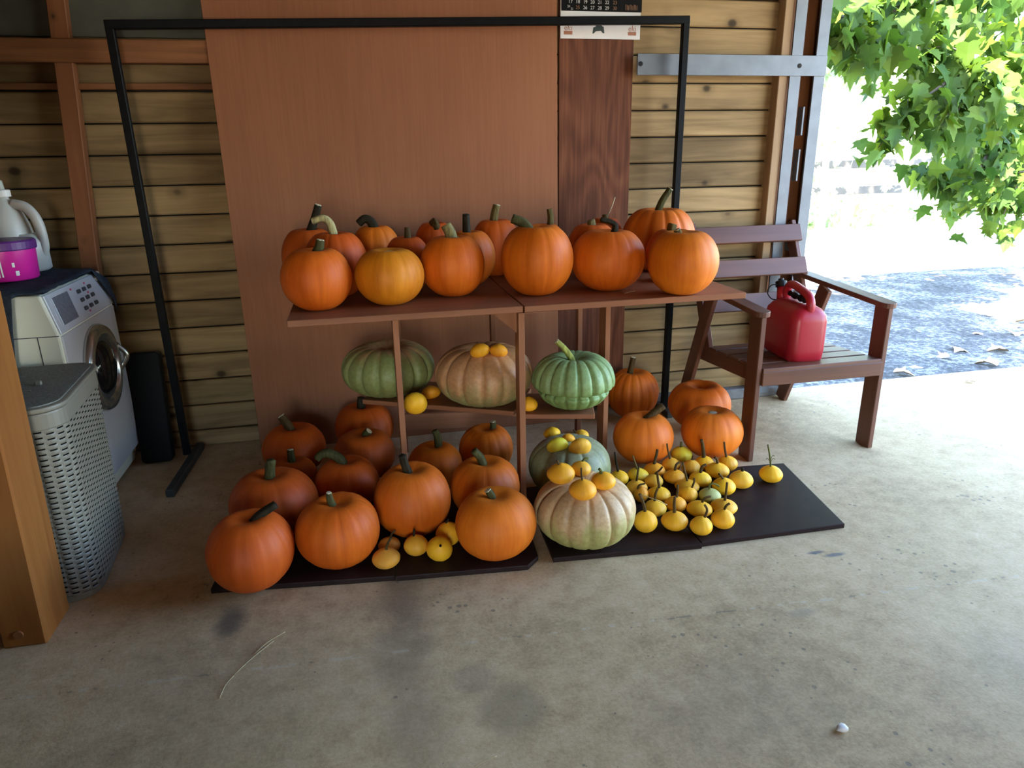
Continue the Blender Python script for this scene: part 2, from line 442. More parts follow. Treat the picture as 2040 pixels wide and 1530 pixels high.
MAT['farleaf'] = leaf_mat('hedge_leaf', [(0.2, (0.2, 0.3, 0.25)), (0.6, (0.38, 0.48, 0.38)), (0.9, (0.56, 0.64, 0.5))], 0.4)

# ------------------------------------------------------------------ helpers
WM = {}
def place(o, parent, world):
    """link o, put it at the world matrix, keep its parent's frame"""
    COL.objects.link(o)
    WM[o.name] = world.copy()
    if parent is not None:
        o.parent = parent
        o.matrix_basis = WM[parent.name].inverted() @ world
    else:
        o.matrix_basis = world
    return o
def tag(o, label=None, cat=None, group=None, kind=None):
    if label: o['label'] = label
    if cat: o['category'] = cat
    if group: o['group'] = group
    if kind: o['kind'] = kind
    return o
def T(x, y, z): return Matrix.Translation((x, y, z))
def thing(name, loc, label=None, cat=None, group=None, kind=None, rot=None):
    o = bpy.data.objects.new(name, None)
    o.empty_display_size = 0.05
    w = T(*loc)
    if rot is not None: w = w @ rot
    place(o, None, w)
    return tag(o, label, cat, group, kind)
def mesh_from(name, verts, faces, mat, smooth=False):
    me = bpy.data.meshes.new(name)
    me.from_pydata(verts, [], faces)
    me.update()
    if smooth: me.polygons.foreach_set('use_smooth', [True]*len(me.polygons))
    for mt in (mat if isinstance(mat, (list, tuple)) else [mat]): me.materials.append(mt)
    return me
def add(name, me, parent=None, world=None):
    o = bpy.data.objects.new(name, me)
    return place(o, parent, world if world is not None else Matrix.Identity(4))
def bm_mesh(name, bm, mat, smooth=False):
    me = bpy.data.meshes.new(name)
    bmesh.ops.recalc_face_normals(bm, faces=bm.faces)
    bm.to_mesh(me); bm.free()
    if smooth: me.polygons.foreach_set('use_smooth', [True]*len(me.polygons))
    for mt in (mat if isinstance(mat, (list, tuple)) else [mat]): me.materials.append(mt)
    return me
_box_cache = {}
def box_mesh(name, sx, sy, sz, mat, bevel=0.003, seg=1):
    key = (name, round(sx, 4), round(sy, 4), round(sz, 4), mat.name, bevel, seg)
    if key in _box_cache: return _box_cache[key]
    bm = bmesh.new()
    bmesh.ops.create_cube(bm, size=1.0)
    bmesh.ops.scale(bm, vec=(sx, sy, sz), verts=bm.verts)
    if bevel > 0:
        bmesh.ops.bevel(bm, geom=bm.edges[:], offset=min(bevel, 0.45*min(sx, sy, sz)), segments=seg, profile=0.5, affect='EDGES')
    me = bm_mesh(name, bm, mat, smooth=False)
    _box_cache[key] = me
    return me
def box(name, x0, x1, y0, y1, z0, z1, mat, parent=None, bevel=0.003, rot=None, seg=1):
    me = box_mesh(name, x1-x0, y1-y0, z1-z0, mat, bevel, seg)
    w = T((x0+x1)/2, (y0+y1)/2, (z0+z1)/2)
    if rot is not None: w = w @ rot
    return add(name, me, parent, w)
def beam_between(name, p, q, w, t, mat, parent=None, bevel=0.003, side=Vector((1, 0, 0))):
    """board from p to q, its long axis = local Z, width w along 'side', thickness t"""
    p, q = Vector(p), Vector(q)
    zax = (q-p).normalized()
    xax = (side - zax*side.dot(zax)).normalized()
    yax = zax.cross(xax)
    m = Matrix((xax, yax, zax)).transposed().to_4x4()
    m.translation = (p+q)/2
    return add(name, box_mesh(name, w, t, (q-p).length, mat, bevel), parent, m)
def bez(pts, n=6):
    """Catmull-Rom through the points"""
    P = [Vector(p) for p in pts]
    if len(P) == 2: P = [P[0], (P[0]+P[1])/2, P[1]]
    out = []
    for i in range(len(P)-1):
        p0 = P[i-1] if i > 0 else P[0]*2-P[1]
        p1, p2 = P[i], P[i+1]
        p3 = P[i+2] if i+2 < len(P) else P[-1]*2-P[-2]
        for k in range(n):
            t = k/n
            out.append(0.5*((2*p1)+(p2-p0)*t+(2*p0-5*p1+4*p2-p3)*t*t+(3*p1-p0-3*p2+p3)*t*t*t))
    out.append(P[-1])
    return out
def tube_data(pts, radii, seg=10, lobes=0, lobe_amp=0.0, cap=True):
    V, Fc = [], []
    n = len(pts)
    d0 = (pts[1]-pts[0]).normalized()
    ref = Vector((0, 1, 0)) if abs(d0.y) < 0.9 else Vector((1, 0, 0))
    u = (ref - d0*ref.dot(d0)).normalized()
    for i in range(n):
        d = (pts[min(i+1, n-1)]-pts[max(i-1, 0)]).normalized()
        u = (u - d*u.dot(d)).normalized()
        w = d.cross(u)
        for k in range(seg):
            a = 2*math.pi*k/seg
            rr = radii[i]*(1+lobe_amp*math.cos(lobes*a)) if lobes else radii[i]
            V.append(pts[i]+u*(rr*math.cos(a))+w*(rr*math.sin(a)))
    for i in range(n-1):
        for k in range(seg):
            a, b_ = i*seg+k, i*seg+(k+1) % seg
            Fc.append((a, b_, b_+seg, a+seg))
    if cap:
        Fc.append(tuple(range(seg-1, -1, -1)))
        Fc.append(tuple(range((n-1)*seg, n*seg)))
    return V, Fc
def tube(name, pts, radii, mat, parent=None, world=None, seg=10, smooth=True, lobes=0, lobe_amp=0.0):
    pts = [Vector(p) for p in pts]
    if not isinstance(radii, (list, tuple)): radii = [radii]*len(pts)
    V, Fc = tube_data(pts, radii, seg, lobes, lobe_amp)
    return add(name, mesh_from(name, [tuple(v) for v in V], Fc, mat, smooth), parent, world)
def lathe_mesh(name, prof, mat, seg=32, smooth=True, sx=1.0, sy=1.0):
    V, Fc = [], []
    for (r, z) in prof:
        for k in range(seg):
            a = 2*math.pi*k/seg
            V.append((r*sx*math.cos(a), r*sy*math.sin(a), z))
    for i in range(len(prof)-1):
        for k in range(seg):
            a, b_ = i*seg+k, i*seg+(k+1) % seg
            Fc.append((a, b_, b_+seg, a+seg))
    Fc.append(tuple(range(seg-1, -1, -1))); Fc.append(tuple(range((len(prof)-1)*seg, len(prof)*seg)))
    return mesh_from(name, V, Fc, mat, smooth)
def RX(d): return Matrix.Rotation(math.radians(d), 4, 'X')
def RY(d): return Matrix.Rotation(math.radians(d), 4, 'Y')
def RZ(d): return Matrix.Rotation(math.radians(d), 4, 'Z')
def rounded_rect(hx, hy, r, n=6):
    pts = []
    for cx, cy, a0 in ((hx-r, hy-r, 0), (-hx+r, hy-r, 90), (-hx+r, -hy+r, 180), (hx-r, -hy+r, 270)):
        for k in range(n+1):
            a = math.radians(a0+90*k/n)
            pts.append((cx+r*math.cos(a), cy+r*math.sin(a)))
    return pts
def prism(name, outline, z0, z1, mat, parent=None, world=None, bevel=0.0, smooth=False):
    bm = bmesh.new()
    vs = [bm.verts.new((x, y, z0)) for x, y in outline]
    f = bm.faces.new(vs)
    r = bmesh.ops.extrude_face_region(bm, geom=[f])
    bmesh.ops.translate(bm, vec=(0, 0, z1-z0), verts=[v for v in r['geom'] if isinstance(v, bmesh.types.BMVert)])
    if bevel > 0:
        ed = [e for e in bm.edges if abs(e.verts[0].co.z-e.verts[1].co.z) < 1e-6]
        bmesh.ops.bevel(bm, geom=ed, offset=bevel, segments=2, profile=0.5, affect='EDGES')
    return add(name, bm_mesh(name, bm, mat, smooth), parent, world)
rnd = random.Random(7)

# ------------------------------------------------------------------ the setting
WY = 3.53                       # inner face of the cladding
XL, XR = -1.95, 3.22             # side walls
YF = -4.0                       # front of the building
ZC = 2.75                       # ceiling
def struct(o): o['kind'] = 'structure'; return o

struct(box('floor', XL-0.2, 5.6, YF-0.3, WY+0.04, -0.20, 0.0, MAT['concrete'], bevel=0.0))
# texture coordinates of the slab must be world metres: put its origin at the world origin
fl = bpy.data.objects['floor']
off = fl.matrix_basis.translation.copy()
fl.data.transform(Matrix.Translation(off)); fl.matrix_basis = Matrix.Identity(4); WM['floor'] = Matrix.Identity(4)

wall_back = thing('wall_back', (0, WY, 0), kind='structure')
box('wall_backing', XL, 2.40, WY+0.035, WY+0.09, 0.0, ZC, MAT['slot'], wall_back, bevel=0)
def planks(x0, x1, z_first, pitch, zmax):
    k = 0; z = z_first
    while z < zmax:
        zt = min(z+pitch-0.007, ZC)
        dy = rnd.uniform(-0.003, 0.003)
        box('plank', x0, x1, WY+0.003+dy, WY+0.033+dy, z, zt, MAT['plank'], wall_back, bevel=0.006, rot=RX(rnd.uniform(1.0, 2.6)))
        z += pitch; k += 1
planks(XL, 0.55, 0.638-4*0.1319-0.02, 0.1319, ZC-0.06)
box('plank', XL, 0.55, WY+0.003, WY+0.033, 0.004, 0.083, MAT['plank'], wall_back, bevel=0.006)
planks(0.556, 2.20, 0.565-4*0.1272, 0.1272, ZC-0.06)
struct(box('wall_back_lintel', 2.42, XR+0.12, WY, WY+0.12, 2.45, ZC, MAT['darkwood'], bevel=0.002))
struct(box('wall_left', XL-0.12, XL, YF, WY+0.1, 0, ZC, MAT['darkwood'], bevel=0.002))
struct(box('wall_right_front', XR, XR+0.12, YF, SIDE_Y0, 0, ZC, MAT['plank'], bevel=0.002))
struct(box('wall_right_lintel', XR, XR+0.12, SIDE_Y0, WY, 2.45, ZC, MAT['plank'], bevel=0.002))
struct(box('wall_front', XL, FRONT_X0, YF-0.12, YF, 0, ZC, MAT['darkwood'], bevel=0.002))
struct(box('wall_front_right', FRONT_X1, XR, YF-0.12, YF, 0, ZC, MAT['darkwood'], bevel=0.002))
struct(box('wall_front_lintel', FRONT_X0, FRONT_X1, YF-0.12, YF, FRONT_Z, ZC, MAT['darkwood'], bevel=0.002))
# unseen box added high on the left to shade the upper wall
struct(box('light_blocker_high', XL, -0.98, 0.6, 1.95, 1.28, ZC, MAT['darkwood'], bevel=0.003))
# unseen low box added to keep light off the near left floor
struct(box('light_blocker_low', XL, -0.52, 0.15, 0.95, 0.0, 0.42, MAT['darkwood'], bevel=0.003))
struct(box('ceiling', XL-0.3, XR+0.2, YF-0.5, WY+0.22, ZC, ZC+0.08, MAT['darkwood'], bevel=0.0))

# timber and steel on the back wall
struct(box('trim_1', XL, -0.36, WY-0.075, WY+0.0, 1.772, 1.862, MAT['beam'], bevel=0.004))
struct(box('trim_2', XL, -0.36, WY-0.028, WY+0.0, 1.672, 1.698, MAT['beam'], bevel=0.003))
struct(box('trim_3', XL, -0.36, WY-0.022, WY+0.0, 1.875, ZC, MAT['greypanel'], bevel=0.002))
o = beam_between('trim_4', (-1.245, WY-0.035, 0.0), (-1.055, WY-0.035, 2.72), 0.07, 0.055, MAT['stud']); struct(o)
# plywood plank
struct(box('trim_5', 1.012, 1.388, WY-0.022, WY-0.002, 0.02, ZC, MAT['plywood'], bevel=0.002))
# sill under the cladding by the door
struct(box('trim_6', 1.40, 2.42, WY-0.06, WY+0.06, 0.0, 0.062, MAT['kerb'], bevel=0.008))
# door jamb: timber stud and a ladder of steel
struct(box('trim_7', 2.165, 2.214, WY-0.055, WY+0.02, 0.02, ZC, MAT['jambwood'], bevel=0.003))
struct(box('trim_8', 2.214, 2.415, WY-0.002, WY+0.07, 0.02, ZC, MAT['stud'], bevel=0.002))
jf = thing('door_1', (2.3, WY-0.06, 0), kind='structure')
box('inner_upright', 2.218, 2.280, WY-0.068, WY-0.058, 0.03, ZC, MAT['steel'], jf, bevel=0.001)
box('outer_upright', 2.356, 2.418, WY-0.068, WY-0.058, 0.03, ZC, MAT['steel'], jf, bevel=0.001)
box('outer_flange', 2.413, 2.420, WY-0.058, WY+0.09, 0.03, ZC, MAT['steel'], jf, bevel=0.001)
strap = box('cross_strap', 1.39, 2.418, WY-0.075, WY-0.069, 1.735, 1.830, MAT['steel'], jf, bevel=0.001)
for zz, zh in ((1.52, 0.14), (1.30, 0.16), (0.92, 0.14)):
    box('bracket', 2.318, 2.328, WY-0.062, WY-0.02, zz-zh/2, zz+zh/2, MAT['steel'], jf, bevel=0.001)
def disc(name, r, mat, parent, world, seg=16, t=0.002):
    return add(name, lathe_mesh(name, [(r, -t), (r, t)], mat, seg, False), parent, world)
disc('bolt_hole', 0.011, MAT['slot'], strap, T(2.262, WY-0.0755, 1.782) @ RX(90))
disc('bolt_hole', 0.011, MAT['slot'], strap, T(1.405, WY-0.0755, 1.785) @ RX(90))

# ------------------------------------------------------------------ outdoors (ground)
def ground(name, x0, x1, y0, y1, z, mat, n=2):
    return struct(add(name, mesh_from(name, [(x0, y0, z), (x1, y0, z), (x1, y1, z), (x0, y1, z)], [(0, 1, 2, 3)], mat)))
ground('ground_gravel', -14, 30, WY+0.03, 7.2, -0.05, MAT['gravel'])
ground('ground_far', -14, 40, 7.2, 45, -0.06, MAT['dryground'])
ground('ground_front', -20, 24, -30, YF-0.28, -0.05, MAT['dryground'])
ground('ground_side', 5.6, 30, YF-0.28, WY+0.03, -0.05, MAT['gravel'])
ground('ground_side_west', -20, XL-0.2, YF-0.28, WY+0.03, -0.05, MAT['gravel'])

# ------------------------------------------------------------------ leaning panel
panel = box('hardboard_panel', -0.553, 0.985, -0.008, 0.008, 0.0, 2.62, MAT['panel'], bevel=0.0015)
ang = math.atan2(0.075, 2.62)
w = T(0.216, 3.405, 0) @ Matrix.Rotation(-ang, 4, 'X') @ T(0, 0, 1.31)
panel.matrix_basis = w; WM[panel.name] = w
tag(panel, 'tall reddish brown hardboard panel leaning against the plank wall', 'panel')

# ------------------------------------------------------------------ black tube frame
fr = thing('metal_frame', (0.35, 3.36, 0), 'black square-tube steel frame standing before the plank wall', 'frame')
fy = 3.375
hw = 0.016
zl, zr = 1.90, 1.965
xl, xr = -0.888, 1.585
beam_between('upright', (xl, fy, 0.03), (xl-0.008, fy, zl), 0.032, 0.032, MAT['blackmetal'], fr, 0.003)
beam_between('upright', (xr, fy, 0.03), (xr+0.004, fy, zr), 0.032, 0.032, MAT['blackmetal'], fr, 0.003)
beam_between('crossbar', (xl-0.024, fy, zl), (xr+0.020, fy, zr), 0.034, 0.034, MAT['blackmetal'], fr, 0.003, side=Vector((0, 1, 0)))
beam_between('foot', (xl+0.01, 2.965, 0.018), (xl+0.034, 3.50, 0.018), 0.036, 0.036, MAT['footmetal'], fr, 0.004)
beam_between('foot', (xr, 3.29, 0.018), (xr, 3.50, 0.018), 0.036, 0.036, MAT['footmetal'], fr, 0.004)

# ------------------------------------------------------------------ boards on the floor
def floor_board(pts, z0, z1, label, top_mat='darkboard'):
    cx = sum(p[0] for p in pts)/len(pts); cy = sum(p[1] for p in pts)/len(pts)
    o = prism('floor_board', [(p[0]-cx, p[1]-cy) for p in pts], z0, z1, MAT[top_mat], None, T(cx, cy, 0), bevel=0.003)
    return tag(o, label, 'board', 'dark boards under the pumpkins')
floor_board([(-0.575, 2.175), (0.030, 2.102), (0.090, 2.700), (-0.515, 2.775)], 0.0, 0.02, 'dark brown floor board under the leftmost orange pumpkins')
floor_board([(0.034, 2.098), (0.487, 2.055), (0.537, 2.105), (0.575, 2.660), (0.094, 2.700)], 0.0, 0.02, 'dark floor board with a clipped corner, left of the pale ribbed pumpkin')
floor_board([(0.585, 2.078), (1.135, 2.036), (1.150, 2.640), (0.612, 2.640)], 0.0, 0.02, 'dark floor board under the big pale ribbed pumpkin')
floor_board([(1.139, 2.047), (1.728, 2.040), (1.818, 2.585), (1.66, 2.600), (1.154, 2.63)], 0.0, 0.02, 'dark floor board with bare right end beside the yellow gourds')

# ------------------------------------------------------------------ display shelf
SZ = 0.846
sh = thing('display_shelf', (0.6, 2.9, 0), 'home-made brown shelf of loose boards carrying two tiers of pumpkins', 'shelf')
box('top_board', -0.262, 0.580, 2.478, 3.26, SZ-0.024, SZ, MAT['shelfwood'], sh, 0.002)
box('top_board', 0.584, 1.487, 2.474, 3.26, SZ-0.024, SZ, MAT['shelfwood'], sh, 0.002)
box('joint_strip', 0.565, 0.655, 2.4725, 2.60, SZ-0.027, SZ-0.0245, MAT['shelfwood'], sh, 0.0005)
def post(x, y0, y1, t=0.022, z1=SZ-0.027, z0=0.0, name='post'):
    return box(name, x-t/2, x+t/2, y0, y1, z0, z1, MAT['shelfpost'], sh, 0.0015)
post(0.112, 2.552, 2.612, 0.022, SZ-0.024, 0.02)
post(0.578, 2.500, 2.562, 0.024, SZ-0.027, 0.02)
post(1.033, 2.800, 2.885, 0.022, SZ-0.024)
post(0.150, 3.19, 3.23, 0.022, SZ-0.024)
post(0.600, 3.19, 3.23, 0.024, SZ-0.024)
post(1.033, 3.19, 3.23, 0.022, SZ-0.024)
# triangular bracket under the shelf beside the middle post
me = mesh_from('bracket', [(0, 0, 0), (0, 0, -0.09), (-0.10, 0, 0), (0, 0.03, 0), (0, 0.03, -0.09), (-0.10, 0.03, 0)],
               [(0, 2, 1), (3, 4, 5), (0, 1, 4, 3), (1, 2, 5, 4), (2, 0, 3, 5)], MAT['shelfpost'])
add('bracket', me, sh, T(0.566, 2.53, SZ-0.024))
# middle boards, set askew
def flat_board(name, p, q, depth, z1, t, mat):
    p, q = Vector((*p, 0)), Vector((*q, 0))
    d = (q-p); L = d.length; a = math.atan2(d.y, d.x)
    me = box_mesh(name, L, depth, t, mat, 0.002)
    n = Vector((-math.sin(a), math.cos(a), 0))
    c = (p+q)/2 + n*depth/2
    return add(name, me, sh, T(c.x, c.y, z1-t/2) @ Matrix.Rotation(a, 4, 'Z'))
flat_board('middle_board', (-0.035, 2.905), (0.562, 2.592), 0.30, 0.39, 0.020, MAT['shelfwood'])
flat_board('middle_board', (0.594, 2.553), (0.868, 2.478), 0.26, 0.389, 0.020, MAT['shelfwood'])
beam_between('cross_plank', (0.135, 3.178, 0.166), (0.665, 3.178, 0.138), 0.082, 0.02, MAT['shelfpost'], sh, 0.002, side=Vector((0, 0, 1)))
beam_between('cross_plank', (0.60, 2.80, 0.325), (1.022, 2.842, 0.325), 0.07, 0.02, MAT['shelfpost'], sh, 0.002, side=Vector((0, 0, 1)))

# ------------------------------------------------------------------ pumpkins, squashes, gourds
# name: ([x, y, base z, radius, height ratio], stem points from the base, stem radius, pale cut end)
VEG = {
 'F1': ([-0.4298,2.1746,0.02,0.1404,0.8785],[[0.0159,0.0,0.216],[0.0467,0.0,0.2489],[0.0956,0.0,0.2755]],0.0173,0),
 'F2': ([-0.1473,2.2485,0.02,0.1473,0.7813],[[-0.0126,0.0,0.2024],[-0.019,0.0,0.242],[-0.0199,0.0,0.2671]],0.0165,1),
 'F3': ([0.1256,2.3923,0.02,0.1445,0.8925],[[-0.015,0.0,0.2331],[-0.0231,0.0,0.279],[-0.0296,0.0,0.3201]],0.0168,0),
 'F4': ([0.3944,2.1653,0.02,0.1428,0.806],[[-0.0,0.0,0.1938],[-0.0099,0.0,0.2265],[-0.0218,0.0,0.2494]],0.015,1),
 'F5': ([-0.394,2.5087,0.02,0.1588,0.7597],[[0.0003,0.0,0.2231],[0.0069,0.0,0.2635],[0.017,0.0,0.3031]],0.0197,0),
 'F13': ([0.4144,2.4632,0.02,0.1391,0.8],[[-0.0019,0.0,0.1918],[-0.0163,0.0,0.2407],[-0.0428,0.0,0.2755]],0.0177,0),
 'F6': ([-0.344,2.83,0.02,0.097,0.8],[[-0.004,0.0,0.1543],[-0.0029,0.0,0.1817],[-0.0029,0.0,0.2]],0.0158,1),
 'F7': ([-0.3541,3.0687,0.02,0.1422,0.75],[[-0.0074,0.0,0.1939],[-0.0243,0.0,0.2369],[-0.0423,0.0,0.2675]],0.0215,1),
 'F8': ([-0.0435,3.2337,0.02,0.1423,0.8],[[-0.0055,0.0,0.1903],[-0.004,0.0,0.2364],[0.0011,0.0,0.2691]],0.0217,0),
 'F9': ([-0.0444,2.9146,0.02,0.1332,0.8],[[0.0001,0.0,0.1737],[0.0112,-0.0,0.2035],[0.0258,0.0,0.2233]],0.0199,1),
 'F10': ([-0.1186,2.6501,0.02,0.1283,0.8],[[-0.0119,0.0,0.171],[-0.0237,0.0,0.2142],[-0.0621,0.0,0.2404],[-0.0915,0.0,0.2372],[-0.1087,0.0,0.2196]],0.0192,0),
 'F11': ([0.2442,2.7498,0.02,0.119,0.8],[[0.0304,0.0,0.1719],[0.0201,0.0,0.2239],[0.009,0.0,0.2572]],0.0171,0),
 'F12': ([0.4892,2.8486,0.02,0.1219,0.85],[[0.0361,0.0,0.1708],[0.0348,0.0,0.2096],[0.0332,0.0,0.2337]],0.0157,1),
 'P1': ([0.7395,2.1916,0.02,0.1875,0.5953],[],0,0),
 'P2': ([0.7944,2.57,0.02,0.172,0.6],[],0,0),
 'Q1': ([1.2099,2.7822,0.02,0.1366,0.8041],[[0.0145,0.0,0.1928],[0.0496,0.0,0.2286],[0.0947,0.0,0.2585]],0.0195,0),
 'Q2': ([1.3782,3.3412,0.02,0.1391,0.9],[[-0.0391,0.0,0.1988],[-0.0125,0.0,0.25],[0.0015,0.0,0.3269]],0.0175,1),
 'Q3': ([1.654,3.0974,0.02,0.1576,0.7258],[],0,0),
 'Q4': ([1.5399,2.759,0.02,0.1385,0.8008],[],0,0),
 'c1': ([1.0191,2.5729,0.02,0.0407,0.77],[[-0.0125,0.0,0.0671],[-0.0184,0.0,0.1101],[-0.0241,0.0,0.1504]],0.0054,0),
 'c2': ([1.1079,2.5845,0.02,0.0463,0.6135],[[-0.0096,0.0,0.0653],[-0.0177,0.0,0.0947],[-0.0255,0.0,0.1192]],0.0044,0),
 'c3': ([1.0569,2.4703,0.02,0.0446,0.6678],[[-0.0023,0.0,0.06],[0.0032,0.0,0.0892],[0.0086,0.0,0.1184]],0.0052,0),
 'c4': ([1.0468,2.4001,0.02,0.0303,1.1294],[[-0.0204,0.0,0.0538],[-0.0103,0.0,0.0729],[0.0155,0.0,0.0788]],0.0051,0),
 'c5': ([1.1971,2.6126,0.02,0.0468,0.6222],[[-0.0004,0.0,0.0629],[0.0076,-0.0,0.0908],[0.0133,0.0,0.119]],0.0077,0),
 'c6': ([1.1514,2.5098,0.02,0.0399,0.7408],[[0.0099,0.0,0.0612],[0.0229,0.0,0.0761],[0.0335,0.0,0.0912]],0.0053,0),
 'c8': ([1.1234,2.3916,0.02,0.0474,0.6103],[[-0.005,0.0,0.0646],[-0.0088,0.0,0.0944],[-0.0122,0.0,0.1195]],0.0061,0),
 'c9': ([1.0587,2.2858,0.02,0.0447,0.6813],[[-0.0036,0.0,0.0626],[-0.0008,0.0,0.0907],[0.0065,0.0,0.1115]],0.0059,0),
 'c10': ([0.9727,2.1774,0.02,0.0447,0.9438],[[-0.0059,0.0,0.0851],[-0.0155,0.0,0.122],[-0.0331,0.0,0.1616]],0.0066,0),
 'c11': ([1.2882,2.6375,0.02,0.0417,0.7568],[[-0.0141,0.0,0.0697],[-0.0183,0.0,0.1018],[-0.0224,-0.0,0.1312]],0.0045,0),
 'c12': ([1.3797,2.7263,0.02,0.0485,0.7369],[[-0.0059,0.0,0.0727],[-0.0047,0.0,0.0925]],0.0069,0),
 'c13': ([1.2537,2.5267,0.02,0.0465,0.6325],[[0.0006,0.0,0.0612],[0.0063,0.0,0.0818],[0.0197,0.0,0.0897]],0.0065,0),
 'c14': ([1.3598,2.5861,0.02,0.041,0.8294],[[0.0054,-0.0,0.0624],[0.0063,0.0,0.084]],0.0055,0),
 'c15': ([1.437,2.612,0.02,0.0441,0.7503],[[-0.0103,0.0,0.0927],[-0.0175,0.0,0.125],[-0.0266,0.0,0.15]],0.0089,0),
 'c16': ([1.3438,2.4686,0.02,0.0477,0.6867],[[0.0,0.0,0.0677],[0.0054,0.0,0.0881],[0.0234,0.0,0.0954]],0.0075,0),
 'c17': ([1.2713,2.44,0.02,0.0511,0.466],[[-0.0047,0.0,0.0507],[-0.0165,0.0,0.0938],[-0.0281,0.0,0.134]],0.0053,0),
 'c18': ([1.2339,2.3585,0.02,0.0409,0.7644],[[0.0238,0.0,0.0587],[0.0244,0.0,0.0813],[0.0233,-0.0,0.0972]],0.0051,0),
 'c19': ([1.1508,2.2962,0.02,0.0448,0.6602],[[0.0046,0.0,0.0621],[0.0054,0.0,0.0841],[0.0061,0.0,0.1082]],0.006,0),
 'c20': ([1.0856,2.1659,0.02,0.0501,0.7022],[[-0.0043,0.0,0.0758],[-0.0059,0.0,0.1035],[-0.0056,0.0,0.1328]],0.0066,0),
 'c21': ([1.4562,2.5309,0.02,0.0508,0.6554],[[-0.0024,0.0,0.067],[-0.0088,0.0,0.0868],[-0.019,0.0,0.0951]],0.0066,0),
 'c22': ([1.5344,2.5857,0.02,0.0453,0.739],[[-0.0126,0.0,0.069],[-0.018,0.0,0.1036],[-0.0231,0.0,0.1355]],0.0056,0),
 'c23': ([1.5053,2.4168,0.02,0.0498,0.7532],[[0.0027,0.0,0.0743],[0.0013,0.0,0.0884]],0.0074,0),
 'c24': ([1.6579,2.4363,0.02,0.049,0.7342],[[-0.0088,0.0,0.0746],[-0.0132,0.0,0.115],[-0.0289,0.0,0.1725]],0.0043,0),
 'c25': ([1.4057,2.381,0.02,0.0482,0.7341],[[-0.0092,0.0,0.0674],[-0.0172,0.0,0.0821],[-0.0296,0.0,0.095]],0.0052,0),
 'c26': ([1.3137,2.3276,0.02,0.0444,0.669],[[-0.0034,0.0,0.0627],[-0.0024,0.0,0.0783],[0.0151,-0.0,0.0806],[0.0384,0.0,0.0665]],0.0041,0),
 'c27': ([1.2259,2.2409,0.02,0.0506,0.5404],[[0.0125,0.0,0.0506],[0.0196,0.0,0.0694],[0.0427,0.0,0.0752]],0.0059,0),
 'c28': ([1.3272,2.2332,0.02,0.0524,0.5115],[[0.0029,0.0,0.0602],[0.0021,0.0,0.0953],[0.001,0.0,0.1324]],0.0059,0),
 'c29': ([1.1662,2.1075,0.02,0.0426,0.8129],[[0.0096,0.0,0.0583],[0.018,0.0,0.0824],[0.0187,0.0,0.099],[0.0095,0.0,0.1147]],0.0056,0),
 'c30': ([1.2669,2.1315,0.02,0.0448,0.8346],[[0.0011,0.0,0.0647],[0.0075,0.0,0.0872],[0.021,0.0,0.0981]],0.0057,0),
 'd1': ([0.0057,2.1736,0.02,0.0493,0.6668],[[0.007,0.0,0.0723],[0.0135,0.0,0.0912],[0.023,0.0,0.1037]],0.0052,0),
 'd2': ([0.022,2.262,0.02,0.0407,0.6996],[[0.0145,0.0,0.0701],[0.0261,0.0,0.0828]],0.0045,0),
 'd3': ([0.1152,2.2259,0.02,0.0438,0.8628],[[-0.0074,0.0,0.0804],[-0.0026,0.0,0.1]],0.0054,0),
 'd4': ([0.1948,2.1726,0.02,0.046,0.9176],[],0,0),
 'd5': ([0.2376,2.2654,0.02,0.0467,0.9502],[[-0.0076,0.0,0.0861],[0.0042,0.0,0.101]],0.0046,0),
 'T1': ([-0.1551,2.6539,0.846,0.1283,0.8564],[[0.0094,0.0,0.2025],[0.019,0.0,0.2274],[0.025,0.0,0.2523]],0.0183,1),
 'T2': ([0.1104,2.6786,0.846,0.1326,0.7725],[],0,0),
 'T3': ([0.3647,2.771,0.846,0.1284,0.9106],[[-0.0032,-0.0,0.2114],[-0.0057,0.0,0.2445],[-0.0219,-0.0,0.2779]],0.0247,0),
 'T4': ([0.687,2.6925,0.846,0.1449,0.9235],[[-0.0174,0.0,0.2188],[-0.0331,0.0,0.2599],[-0.0569,0.0,0.2837],[-0.0926,0.0,0.2982]],0.0216,0),
 'T5': ([0.992,2.7071,0.846,0.1501,0.7938],[[0.0319,0.0,0.2265],[0.0289,0.0,0.2544],[0.0093,0.0,0.2709],[-0.0333,0.0,0.2803]],0.0121,0),
 'T6': ([1.236,2.535,0.846,0.1395,0.8648],[[-0.0077,0.0,0.1857],[-0.0162,0.0,0.2205],[-0.0283,0.0,0.2477]],0.0166,1),
 'T7': ([1.384,3.095,0.846,0.1675,0.8506],[[-0.0239,0.0,0.2527],[0.0004,-0.0,0.3129],[0.0368,-0.0,0.3723]],0.0174,1),
 'T6b': ([1.328,2.82,0.846,0.115,0.947],[[-0.0038,0.0,0.1909],[-0.0125,0.0,0.2207],[-0.0091,-0.0,0.2416]],0.0226,0),
 'T5b': ([1.012,2.98,0.846,0.115,1.0356],[[0.0022,0.0,0.2282],[-0.0029,0.0,0.2564]],0.021,0),
 'T8': ([1.178,3.27,0.846,0.0968,1.2168],[[-0.0019,0.0,0.2198],[0.0024,0.0,0.2504]],0.017,0),
 'T9': ([0.826,3.1,0.846,0.1023,1.1476],[[0.0411,0.0,0.2207],[0.0341,0.0,0.2586],[0.0294,-0.0,0.3004]],0.0159,0),
 'T10': ([0.622,3.2,0.846,0.1163,1.0909],[[-0.0073,-0.0,0.2391],[0.0008,0.0,0.2813],[0.011,0.0,0.3187]],0.0195,1),
 'T11': ([0.4631,2.99,0.846,0.1097,1.0417],[[-0.0097,0.0,0.2085],[-0.0077,0.0,0.2607],[-0.0084,-0.0,0.298]],0.0182,0),
